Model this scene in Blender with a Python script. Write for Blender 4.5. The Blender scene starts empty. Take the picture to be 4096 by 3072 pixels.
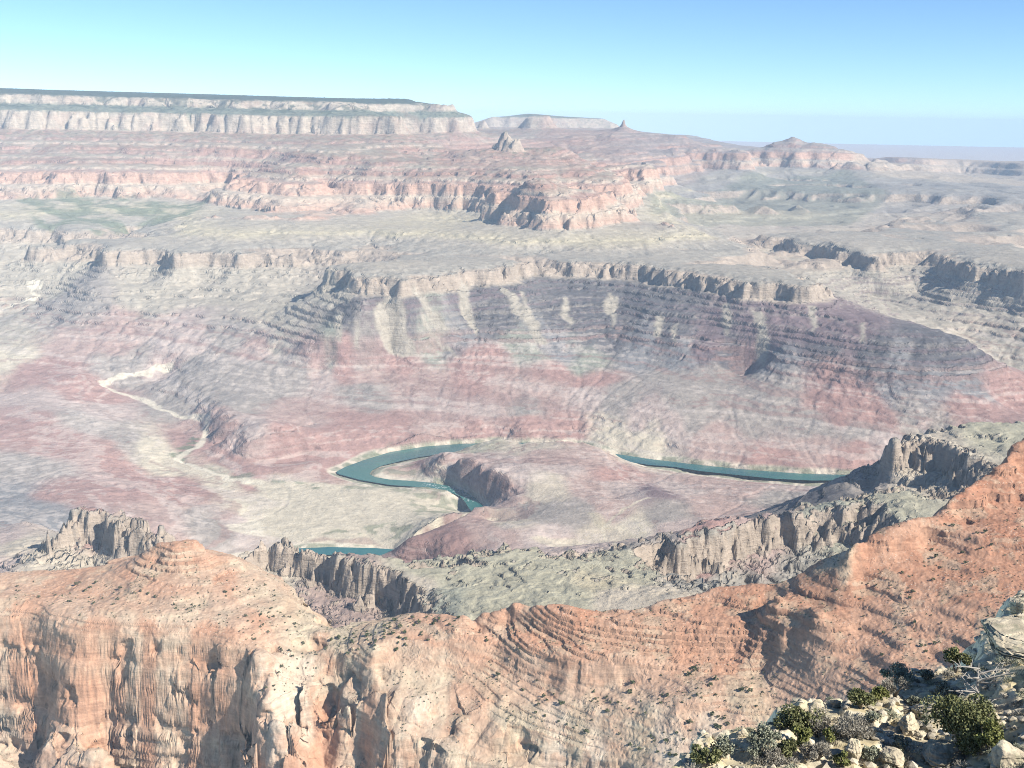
import bpy, math, random
import numpy as np
C = bpy.context.scene.collection
R_ = math.radians
f4 = np.float32

# ------------------------------------------------------------------ camera
F_PX, PITCH, ROLL = 4720.0, R_(12.83), R_(1.0)      # focal length in photo pixels (4096 wide)
FW = np.array([0, math.cos(PITCH), -math.sin(PITCH)])
_R0 = np.array([1.0, 0, 0]); _U0 = np.array([0, math.sin(PITCH), math.cos(PITCH)])
RT = math.cos(ROLL) * _R0 + math.sin(ROLL) * _U0
UP = -math.sin(ROLL) * _R0 + math.cos(ROLL) * _U0
cam_d = bpy.data.cameras.new('camera'); cam = bpy.data.objects.new('camera', cam_d); C.objects.link(cam)
cam_d.sensor_width = 36.0; cam_d.lens = 36.0 * F_PX / 4096.0
cam_d.clip_start = 1.0; cam_d.clip_end = 250000.0
from mathutils import Matrix, Vector
cam.matrix_world = Matrix(((RT[0], UP[0], -FW[0], 0), (RT[1], UP[1], -FW[1], 0), (RT[2], UP[2], -FW[2], 0), (0, 0, 0, 1)))
sc = bpy.context.scene
sc.camera = cam

# ------------------------------------------------------------------ sky, sun, exposure
SUN_EL, SUN_AZ = R_(37.0), R_(121.0)                # azimuth clockwise from +Y (the view direction)
w = bpy.data.worlds.new('World'); sc.world = w; w.use_nodes = True
nt = w.node_tree; bg = nt.nodes['Background']
sky = nt.nodes.new('ShaderNodeTexSky'); sky.sky_type = 'NISHITA'; sky.sun_disc = False
sky.sun_elevation = SUN_EL; sky.sun_rotation = SUN_AZ
sky.altitude = 2200; sky.air_density = 0.7; sky.dust_density = 0.1; sky.ozone_density = 2.0
tcw = nt.nodes.new('ShaderNodeTexCoord'); sxyz = nt.nodes.new('ShaderNodeSeparateXYZ'); cxyz = nt.nodes.new('ShaderNodeCombineXYZ')
mx = nt.nodes.new('ShaderNodeMath'); mx.operation = 'MAXIMUM'; mx.inputs[1].default_value = 0.004      # the sky goes on unchanged below eye level, as over falling land
nt.links.new(tcw.outputs['Generated'], sxyz.inputs[0]); nt.links.new(sxyz.outputs[0], cxyz.inputs[0]); nt.links.new(sxyz.outputs[1], cxyz.inputs[1])
nt.links.new(sxyz.outputs[2], mx.inputs[0]); nt.links.new(mx.outputs[0], cxyz.inputs[2]); nt.links.new(cxyz.outputs[0], sky.inputs[0])
tint = nt.nodes.new('ShaderNodeMix'); tint.data_type = 'RGBA'; tint.blend_type = 'MULTIPLY'; tint.inputs[0].default_value = 1.0
tint.inputs[7].default_value = (0.90, 1.09, 1.2, 1)
nt.links.new(sky.outputs[0], tint.inputs[6]); nt.links.new(tint.outputs[2], bg.inputs[0]); bg.inputs[1].default_value = 0.076
sl = bpy.data.lights.new('sun', 'SUN'); so = bpy.data.objects.new('sun', sl); C.objects.link(so)
sl.energy = 4.7; sl.angle = R_(0.5); sl.color = (1.0, 0.935, 0.83)
SUN = Vector((math.sin(SUN_AZ) * math.cos(SUN_EL), math.cos(SUN_AZ) * math.cos(SUN_EL), math.sin(SUN_EL)))
so.rotation_euler = SUN.to_track_quat('Z', 'Y').to_euler()
sc.view_settings.view_transform = 'Standard'; sc.view_settings.look = 'None'
sc.view_settings.exposure = 0.84; sc.view_settings.gamma = 1.0
sc.cycles.filter_width = 1.0; sc.cycles.use_denoising = True; sc.cycles.denoising_prefilter = 'NONE'; sc.cycles.use_adaptive_sampling = False; sc.cycles.volume_bounces = 1; sc.cycles.max_bounces = 4; sc.cycles.diffuse_bounces = 1
HAZE = 2.2e-5

# ------------------------------------------------------------------ numeric helpers
def ray(px, py):
    return FW + RT * (px - 2048) / F_PX + UP * (1536 - py) / F_PX
def az_tan(px, py):
    d = ray(px, py); return math.atan2(d[0], d[1]), d[2] / math.hypot(d[0], d[1])
rng = np.random.RandomState(7)
_perm = np.concatenate([rng.permutation(1024)] * 3).astype(np.int32)
_g2 = rng.rand(1024).astype(f4) * 6.2831853
_g2 = np.stack([np.cos(_g2), np.sin(_g2)], 1).astype(f4)
def noise2(x, y, seed=0):
    x = np.asarray(x, dtype=np.float64) + seed * 17.13; y = np.asarray(y, dtype=np.float64) - seed * 9.71
    xi = np.floor(x); yi = np.floor(y)
    fx = (x - xi).astype(f4); fy = (y - yi).astype(f4)
    xi = xi.astype(np.int64) & 1023; yi = yi.astype(np.int64) & 1023
    ux = fx * fx * fx * (fx * (fx * 6 - 15) + 10); uy = fy * fy * fy * (fy * (fy * 6 - 15) + 10)
    def g(a, b, dx, dy):
        v = _g2[_perm[_perm[a] + b]]
        return v[..., 0] * dx + v[..., 1] * dy
    x1 = (xi + 1) & 1023; y1 = (yi + 1) & 1023
    a = g(xi, yi, fx, fy); b = g(x1, yi, fx - 1, fy); c = g(xi, y1, fx, fy - 1); d = g(x1, y1, fx - 1, fy - 1)
    return ((a + (b - a) * ux) * (1 - uy) + (c + (d - c) * ux) * uy) * 1.5
def fbm(x, y, lam, octs, seed=0, gain=0.5, ridge=False):
    o = 0; amp = 1.0
    for i in range(octs):
        n = noise2(x / lam, y / lam, seed + i)
        o = o + amp * ((1 - 2 * np.abs(n)) if ridge else n)
        amp *= gain; lam /= 2.03
    return o
def cells(x, y, seed=0):
    """one random level per irregular block (fractured rock)"""
    x = np.asarray(x, dtype=f4) + seed * 13.7; y = np.asarray(y, dtype=f4) - seed * 7.3
    xi = np.floor(x).astype(np.int32); yi = np.floor(y).astype(np.int32)
    best = np.full(x.shape, 9, f4); val = np.zeros(x.shape, f4)
    for dx in (-1, 0, 1):
        for dy in (-1, 0, 1):
            h = _perm[_perm[(xi + dx) & 1023] + ((yi + dy) & 1023)]
            px = xi + dx + (h & 31) / f4(32); py = yi + dy + (h >> 5) / f4(32)
            d = (px - x) ** 2 + (py - y) ** 2
            m = d < best; best[m] = d[m]; val[m] = ((h[m] * 37) % 101) / f4(100) - f4(.5)
    return val
def sstep(a, b, x):
    t = np.clip((x - a) / (b - a), 0, 1); return t * t * (3 - 2 * t)
def blur(a, n=1):
    for _ in range(n):
        p = np.pad(a, 1, mode='edge')
        a = (p[:-2, 1:-1] + 2 * p[1:-1, 1:-1] + p[2:, 1:-1]) * 0.25
        p = np.pad(a, 1, mode='edge')
        a = (p[1:-1, :-2] + 2 * p[1:-1, 1:-1] + p[1:-1, 2:]) * 0.25
    return a
def bilin(grid, u, v):
    r, c = grid.shape[:2]
    u = np.clip(u, 0, r - 1.001); v = np.clip(v, 0, c - 1.001)
    i = u.astype(np.int64); j = v.astype(np.int64); fu = (u - i).astype(f4); fv = (v - j).astype(f4)
    return (grid[i, j] * (1 - fu) + grid[i + 1, j] * fu) * (1 - fv) + (grid[i, j + 1] * (1 - fu) + grid[i + 1, j + 1] * fu) * fv
def rbf_grid(pts, vals, th, el, c=0.008, step=6, reg=1e-4):
    """smooth interpolation of scattered values over the (azimuth, log distance) grid"""
    P = np.asarray(pts, float); V = np.asarray(vals, float)
    A = np.stack([np.ones(len(P)), P[:, 0], P[:, 1]], 1); co = np.linalg.lstsq(A, V, rcond=None)[0]
    m = A @ co
    D = np.sqrt(((P[:, None] - P[None]) ** 2).sum(2) + c * c)
    n = len(P)
    wv = np.linalg.solve(D - reg * np.eye(n), V - m)
    tc = th[::step]; tc = np.append(tc, th[-1]) if tc[-1] != th[-1] else tc
    ec = el[::step]; ec = np.append(ec, el[-1]) if ec[-1] != el[-1] else ec
    out = np.zeros((len(ec), len(tc)), f4)
    for i, e in enumerate(ec):
        d = np.sqrt((tc[:, None] - P[None, :, 0]) ** 2 + (e - P[None, :, 1]) ** 2 + c * c)
        out[i] = d @ wv + co[0] + co[1] * tc + co[2] * e
    u = np.interp(el, ec, np.arange(len(ec))); v = np.interp(th, tc, np.arange(len(tc)))
    U, Vv = np.meshgrid(u, v, indexing='ij')
    return blur(bilin(out, U, Vv), max(1, step // 2))
def make_profile(rows):
    """strata table (top, bottom, weight) -> arrays mapping erosion parameter s to height z"""
    zs = [rows[0][0]]; ss = [0.0]
    for a, b, wgt in rows:
        zs.append(b); ss.append(ss[-1] - (a - b) * wgt)
    zs = np.array(zs[::-1]); ss = np.array(ss[::-1])
    k = (zs[-1] - zs[0]) / (ss[-1] - ss[0])
    ss = zs[-1] + (ss - ss[-1]) * k
    return ss, zs
def alt(top, bot, hard, soft, wh, ws, seed):
    rr = random.Random(seed); z = top; out = []
    while z > bot:
        h = hard * rr.uniform(.6, 1.5); s = soft * rr.uniform(.6, 1.5)
        b = max(bot, z - h); out.append((z, b, wh)); z = b
        if z <= bot: break
        b = max(bot, z - s); out.append((z, b, ws)); z = b
    return out
def erode(z, rad, batches, npart, steps, k, du, seed=1, cap=0.012):
    """drainage carved by water running down the surface (conformal azimuth/log-distance grid)"""
    rs = np.random.RandomState(seed); nr, nc = z.shape
    rad_f = rad.astype(f4)
    total = np.zeros_like(z)
    for b in range(batches):
        zz = blur(z, 1)
        gu = np.zeros_like(z); gv = np.zeros_like(z)
        gu[1:-1] = (zz[2:] - zz[:-2]) / (2 * du); gv[:, 1:-1] = (zz[:, 2:] - zz[:, :-2]) / (2 * du)
        gu /= rad_f[:, None]; gv /= rad_f[:, None]
        G = np.stack([gu, gv, np.hypot(gu, gv)], 2)
        u = rs.rand(npart) * (nr - 3) + 1; v = rs.rand(npart) * (nc - 3) + 1
        du_ = np.zeros(npart); dv_ = np.zeros(npart)
        cnt = np.zeros(nr * nc)
        for s in range(steps):
            iu = u.astype(np.int64); iv = v.astype(np.int64)
            g = G[iu, iv]
            du_ = 0.45 * du_ - g[:, 0]; dv_ = 0.45 * dv_ - g[:, 1]
            L = np.hypot(du_, dv_) + 1e-6
            u = np.clip(u + du_ / L, 1, nr - 2); v = np.clip(v + dv_ / L, 1, nc - 2)
            cnt += np.bincount(iu * nc + iv, weights=np.minimum(g[:, 2], 0.7), minlength=nr * nc)
        cnt = blur(cnt.reshape(nr, nc).astype(f4), 1)
        dz = k * np.log1p(cnt) * rad_f[:, None]
        dz = np.minimum(dz, np.maximum(0, cap * rad_f[:, None] - total))
        total += dz; z = z - dz
    return z, total
# ------------------------------------------------------------------ Blender helpers
def mesh_obj(name, verts, faces_idx, nvert=4, mat=None, smooth=True, col=None, attrs=None):
    me = bpy.data.meshes.new(name)
    nv = len(verts); nf = len(faces_idx)
    me.vertices.add(nv); me.vertices.foreach_set('co', np.ascontiguousarray(verts, f4).ravel())
    me.loops.add(nf * nvert); me.loops.foreach_set('vertex_index', np.ascontiguousarray(faces_idx, np.int32).ravel())
    me.polygons.add(nf)
    me.polygons.foreach_set('loop_start', np.arange(0, nf * nvert, nvert, dtype=np.int32))
    me.polygons.foreach_set('use_smooth', np.full(nf, smooth, bool))
    me.update(calc_edges=True)
    if col is not None:
        a = me.attributes.new('albedo', 'FLOAT_COLOR', 'POINT')
        a.data.foreach_set('color', np.concatenate([col, np.ones((nv, 1), f4)], 1).astype(f4).ravel())
    for k, v in (attrs or {}).items():
        a = me.attributes.new(k, 'FLOAT', 'POINT'); a.data.foreach_set('value', np.ascontiguousarray(v, f4).ravel())
    o = bpy.data.objects.new(name, me); C.objects.link(o)
    if mat: me.materials.append(mat)
    return o
def grid_faces(nr, nc, keep=None):
    i = np.arange(nr * nc).reshape(nr, nc)
    f = np.stack([i[:-1, :-1], i[:-1, 1:], i[1:, 1:], i[1:, :-1]], 2).reshape(-1, 4)
    return f if keep is None else f[keep.reshape(-1)]
class NT:
    def __init__(s, name):
        s.m = bpy.data.materials.new(name); s.m.use_nodes = True; s.t = s.m.node_tree
        s.b = s.t.nodes['Principled BSDF']; s.out = s.t.nodes['Material Output']
        s.b.inputs['Roughness'].default_value = 0.95; s.b.inputs['Specular IOR Level'].default_value = 0.15
    def n(s, kind, **kw):
        x = s.t.nodes.new('ShaderNode' + kind)
        for k, v in kw.items():
            if hasattr(x, k): setattr(x, k, v)
        return x
    def l(s, a, b): s.t.links.new(a, b)
    def math(s, op, a, b=None, c=None):
        x = s.n('Math', operation=op)
        for i, v in enumerate((a, b, c)):
            if v is None: continue
            if hasattr(v, 'links') or hasattr(v, 'is_linked'): s.l(v, x.inputs[i])
            else: x.inputs[i].default_value = v
        return x.outputs[0]
    def noise(s, vec, scale, detail=4, rough=0.55):
        x = s.n('TexNoise'); x.inputs['Scale'].default_value = scale
        x.inputs['Detail'].default_value = detail; x.inputs['Roughness'].default_value = rough
        s.l(vec, x.inputs['Vector']); return x.outputs[0]
    def remap(s, v, a, b, c, d):
        x = s.n('MapRange'); s.l(v, x.inputs[0])
        for i, q in enumerate((a, b, c, d)): x.inputs[i + 1].default_value = q
        return x.outputs[0]
    def mulvec(s, v, xyz):
        x = s.n('VectorMath', operation='MULTIPLY'); s.l(v, x.inputs[0]); x.inputs[1].default_value = xyz; return x.outputs[0]
    def mix(s, fac, a, b, mode='MIX'):
        x = s.n('Mix', data_type='RGBA', blend_type=mode)
        for i, v in ((0, fac), (6, a), (7, b)):
            if hasattr(v, 'is_linked'): s.l(v, x.inputs[i])
            else: x.inputs[i].default_value = v if not isinstance(v, tuple) or len(v) == 4 else v + (1,)
        return x.outputs[2]
def rock_material(name, lam, bump, strata, vert_var=0.35, speck=0):
    """albedo attribute x noise mottling x horizontal bedding bands on steep faces, with bump"""
    k = NT(name); tc = k.n('NewGeometry'); pos = tc.outputs['Position']
    at = k.n('Attribute', attribute_name='albedo').outputs['Color']
    cl = k.n('Attribute', attribute_name='cliff').outputs['Fac']
    n1 = k.noise(pos, 1.0 / lam, 8, 0.65)
    n2 = k.noise(k.mulvec(pos, (0.12 / strata, 0.12 / strata, 1.0 / strata)), 1.0, 5, 0.7)
    n3 = k.noise(k.mulvec(pos, (1.3 / lam, 1.3 / lam, 0.4 / lam)), 1.0, 5, 0.65)
    m = k.remap(n1, 0.3, 0.7, 1 - vert_var, 1 + vert_var)
    b = k.remap(n2, 0.35, 0.65, 0.85, 1.13)
    b2 = k.remap(n3, 0.35, 0.65, 0.88, 1.10)
    bm = k.math('MULTIPLY', b, b2)
    bb = k.math('ADD', k.math('MULTIPLY', k.math('SUBTRACT', bm, 1.0), cl), 1.0)
    v = k.math('MULTIPLY', m, bb)
    cv = k.n('CombineXYZ')
    for i in range(3): k.l(v, cv.inputs[i])
    col = k.mix(1.0, at, cv.outputs[0], 'MULTIPLY')
    if speck:
        vo = k.n('TexVoronoi'); vo.inputs['Scale'].default_value = 1.0 / speck / 2.6; k.l(pos, vo.inputs['Vector'])
        big = k.noise(pos, 1.0 / (speck * 22), 3)
        f = k.math('MULTIPLY', k.remap(vo.outputs['Distance'], .30, .16, 0, 1), k.remap(big, .42, .62, 0, .75))
        f = k.math('MULTIPLY', f, k.math('SUBTRACT', 1.0, cl))
        col = k.mix(f, col, (.56, .47, .38, 1))
    k.l(col, k.b.inputs['Base Color'])
    h = k.math('ADD', k.math('MULTIPLY', n1, 1.0), k.math('MULTIPLY', k.math('ADD', n2, k.math('MULTIPLY', n3, 1.2)), k.math('MULTIPLY', cl, 0.6)))
    bp = k.n('Bump'); bp.inputs['Strength'].default_value = 1.0; bp.inputs['Distance'].default_value = bump
    k.l(h, bp.inputs['Height']); k.l(bp.outputs[0], k.b.inputs['Normal'])
    return k.m

# rock and soil colours (linear albedo)
COL = dict(
    forest=(.045, .062, .042), kaibab=(.36, .305, .24), toroweap=(.15, .16, .12), coconino=(.37, .31, .245), hermit=(.30, .19, .15),
    supai=(.31, .20, .165), supai2=(.37, .30, .24), redwall=(.42, .28, .215), redpale=(.43, .36, .285), muav=(.325, .29, .24), ba=(.275, .255, .22),
    tap=(.345, .285, .23), scree=(.34, .305, .25), basalt=(.10, .095, .10), grey=(.265, .235, .21), green=(.24, .245, .20),
    dox=(.315, .20, .175), doxd=(.235, .15, .135), doxp=(.34, .25, .22), pink=(.365, .295, .265), cream=(.46, .41, .32), sand=(.55, .50, .40),
    veg=(.10, .135, .08), tan=(.40, .35, .28), purple=(.175, .13, .135), yel=(.395, .35, .25), mesa=(.335, .315, .235), brown=(.30, .235, .17),
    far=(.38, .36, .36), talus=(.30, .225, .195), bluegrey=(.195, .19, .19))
COL = {k: np.array(v, f4) for k, v in COL.items()}


def slope_of(z, rad, du):
    gu = np.gradient(z, du, axis=0) / rad[:, None]; gv = np.gradient(z, du, axis=1) / rad[:, None]
    return np.hypot(gu, gv)
def in_poly(poly, gt, ge):
    p = np.array(poly); ins = np.zeros(gt.shape, bool)
    n = len(p); j = n - 1
    for i in range(n):
        xi, yi = p[i]; xj, yj = p[j]
        if yi != yj:
            c = ((yi > ge) != (yj > ge)) & (gt < (xj - xi) * (ge - yi) / (yj - yi) + xi); ins ^= c
        j = i
    return ins
def parse(txt):
    out = []
    for line in txt.splitlines():
        line = line.strip()
        if not line or line[0] == '#': continue
        row = [[float(v) for v in q.split()] for q in line.lstrip('~').split('|')]
        if line[0] == '~':                       # a continuous edge: fill in between its points
            full = [row[0]]
            for a, b in zip(row[:-1], row[1:]):
                n = max(1, int(math.hypot(b[0] - a[0], b[1] - a[1]) / 38))
                full += [[p + (q - p) * i / n for p, q in zip(a, b)] for i in range(1, n + 1)]
            row = full
        out += row
    return out
class Land:
    """a height field sampled on an (azimuth, log distance) grid around the viewpoint"""
    def __init__(s, t0, t1, r0, r1, du):
        s.du = du; s.TH = np.arange(t0, t1, du); s.EL = np.arange(math.log(r0), math.log(r1), du); s.RAD = np.exp(s.EL)
        s.X = s.RAD[:, None] * np.sin(s.TH)[None]; s.Y = s.RAD[:, None] * np.cos(s.TH)[None]; s.rad1 = s.RAD.astype(f4)
        s.GT, s.GE = np.meshgrid(s.TH, s.EL)
    def at(s, grid, a, e):
        return bilin(grid, (np.asarray(e) - s.EL[0]) / s.du, (np.asarray(a) - s.TH[0]) / s.du)
    def build(s, zp, rp, hp, dpts, dvals, PS, PZ, **kw):
        s.D = rbf_grid(dpts, dvals, s.TH, s.EL, c=0.045, step=8)
        pts, zs = [], []
        for px, py, z in zp:
            a, t = az_tan(px, py); pts.append((a, math.log(z / t))); zs.append(z)
        for px, py, r in rp:
            a, t = az_tan(px, py); pts.append((a, math.log(r))); zs.append(t * r)
        for px, r, z in hp:
            pts.append(((px - 2048) / F_PX, math.log(r))); zs.append(z)
        s.pts = np.array(pts); s.pz = np.array(zs); s.PS, s.PZ = PS, PZ
        ok = (s.pts[:, 1] > s.EL[0] - .05) & (s.pts[:, 1] < s.EL[-1] + .05); s.pts = s.pts[ok]; s.pz = s.pz[ok]
        tn = -s.pz / np.exp(s.pts[:, 1])                 # a foot must stand in front of the edge above it
        for _ in range(2):
            rr = np.exp(s.pts[:, 1])
            for a in np.argsort(-s.pz):
                d = np.hypot(s.pts[:, 0] - s.pts[a, 0], s.pts[:, 1] - s.pts[a, 1])
                for b in np.nonzero((d < .02) & (np.abs(s.pts[:, 0] - s.pts[a, 0]) < .009) & (s.pz < s.pz[a] - 18) & (tn > tn[a]) & (s.pz > -1424))[0]:
                    lim = (rr[a] - s.pz[a] / 1.7) / (1 + tn[b] / 1.7)
                    if rr[b] > lim and tn[b] > 0: rr[b] = lim; s.pz[b] = -tn[b] * lim; s.pts[b, 1] = math.log(lim)
        s.sv = np.interp(s.pz - s.at(s.D, s.pts[:, 0], s.pts[:, 1]), PZ, PS)
        s.kw = kw
        s.S = rbf_grid(s.pts, s.sv, s.TH, s.EL, **kw)
    def refit(s, S, amount=1.0):
        """bring the roughened surface back to the surveyed points"""
        res = s.sv - s.at(S, s.pts[:, 0], s.pts[:, 1])
        return S + amount * rbf_grid(s.pts, res, s.TH, s.EL, **s.kw)
    def finish(s, Z):
        s.Z = Z; s.SL = slope_of(Z, s.rad1, s.du); X, Y = s.X, s.Y
        q = (s.RAD / 5000.0)[:, None] ; k = 260.0 if s.RAD[0] > 1500 else 60.0
        s.WT = s.GT + (noise2(X / k, Y / k, 31) * k * 1.2 + noise2(X / k * 3.7, Y / k * 3.7, 32) * k * .4) / s.RAD[:, None] * .12
        s.WE = s.GE + (noise2(X / k, Y / k, 33) * k * 2.5 + noise2(X / k * 3.7, Y / k * 3.7, 34) * k * .9) / s.RAD[:, None] * .12
    def hit(s, px, py, rmin=0):
        a, t = az_tan(px, py); j = int(np.clip(round((a - s.TH[0]) / s.du), 0, len(s.TH) - 1))
        k = np.nonzero((s.Z[:, j] >= s.RAD * t) & (s.RAD >= rmin))[0]
        return (a, s.EL[k[0]]) if len(k) else None
    def xyz(s, px, py):
        h = s.hit(px, py)
        if not h: return None
        r = math.exp(h[1]); return r * math.sin(h[0]), r * math.cos(h[0]), float(s.at(s.Z, h[0], h[1]))
    def box(s, p, m=0.03):
        i0, i1 = np.searchsorted(s.EL, [p[:, 1].min() - m, p[:, 1].max() + m]); j0, j1 = np.searchsorted(s.TH, [p[:, 0].min() - m, p[:, 0].max() + m])
        return np.s_[i0:i1, j0:j1]
    def zone(s, txt, soft=2, rmin=0):
        """ground patch whose outline is given by photo points projected on the terrain"""
        poly = [s.hit(*q[:2], rmin=rmin) for q in parse(txt)]; poly = [q for q in poly if q]
        out = np.zeros(s.Z.shape, f4)
        if len(poly) < 3: return out
        b = s.box(np.array(poly))
        out[b] = blur(in_poly(poly, s.WT[b], s.WE[b]).astype(f4), soft); return out
    def line(s, txt, wpx, rmin=0):
        pts = [s.hit(*q[:2], rmin=rmin) for q in parse(txt)]; pts = np.array([p for p in pts if p])
        out = np.zeros(s.Z.shape, f4); b = s.box(pts); gx, gy = s.WT[b], s.WE[b]; d = np.full(gx.shape, 9.)
        for (ax, ay), (bx, by) in zip(pts[:-1], pts[1:]):
            dx, dy = bx - ax, by - ay; t = np.clip(((gx - ax) * dx + (gy - ay) * dy) / (dx * dx + dy * dy + 1e-12), 0, 1)
            d = np.minimum(d, np.hypot(gx - ax - t * dx, gy - ay - t * dy))
        out[b] = 1 - sstep(.6, 1.2, d / (wpx / F_PX)); return out
    def paint(s, mask, name, a=1.0):
        m = (mask * a)[..., None].astype(f4); s.CB = s.CB * (1 - m) + COL[name] * m
    def patches(s, txt, rmax, warp=.016, st=3):
        """soil colours spread from ground points (photo x, photo y, colour)"""
        lp, lc = [], []
        for line in txt.splitlines():
            for q in line.strip().split('|'):
                if not q: continue
                a, b, nm = q.split(); h = s.hit(float(a), float(b))
                if h: lp.append(h); lc.append(COL[nm])
        n = int((s.RAD < rmax).sum()); cth = s.TH[::st]; cel = s.EL[:n][::st]
        cgt, cge = np.meshgrid(cth, cel); I = (np.arange(len(cel)) * st)[:, None] + 0 * cgt; J = (np.arange(len(cth)) * st)[None] + 0 * cgt
        qx = cgt + bilin(s.n_big, I, J) * warp; qy = cge + bilin(s.n_mid, I, J) * warp + bilin(s.n_big[:, ::-1], I, J) * warp
        num = np.zeros(cgt.shape + (3,)); den = np.zeros(cgt.shape)
        for (a, e), c in zip(lp, lc):
            wq = 1 / (((qx - a) ** 2 + ((qy - e) * .6) ** 2) + 6e-6) ** 3
            den += wq; num += wq[..., None] * c
        lowc = num / den[..., None]; full = s.CB.copy()
        UU, VV = np.meshgrid(np.arange(n) / st, np.arange(len(s.TH)) / st, indexing='ij')
        full[:n] = np.stack([bilin(lowc[..., i].astype(f4), UU, VV) for i in range(3)], 2)
        return full
#@@FAR
# ================================================================== FAR TERRAIN (2 km .. 60 km)
L = Land(-0.57, 0.57, 1950, 62000, 0.0012)
rows = [(420, 112, 1.2), (112, 30, .28), (30, -38, 1.1), (-38, -205, .15), (-205, -285, 1.4)]
rows += alt(-285, -555, 15, 24, .4, 1.5, 3)
rows += [(-555, -640, .22), (-640, -652, 1.2), (-652, -735, .22)]
rows += alt(-735, -850, 8, 30, .5, 1.4, 5) + [(-850, -925, .22), (-925, -945, 1.3)]
rows += alt(-945, -1150, 11, 17, .28, 1.7, 9) + alt(-1150, -1460, 6, 26, .7, 1.1, 11) + [(-1460, -1700, 1.0)]
PS, PZ = make_profile(rows)
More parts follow.
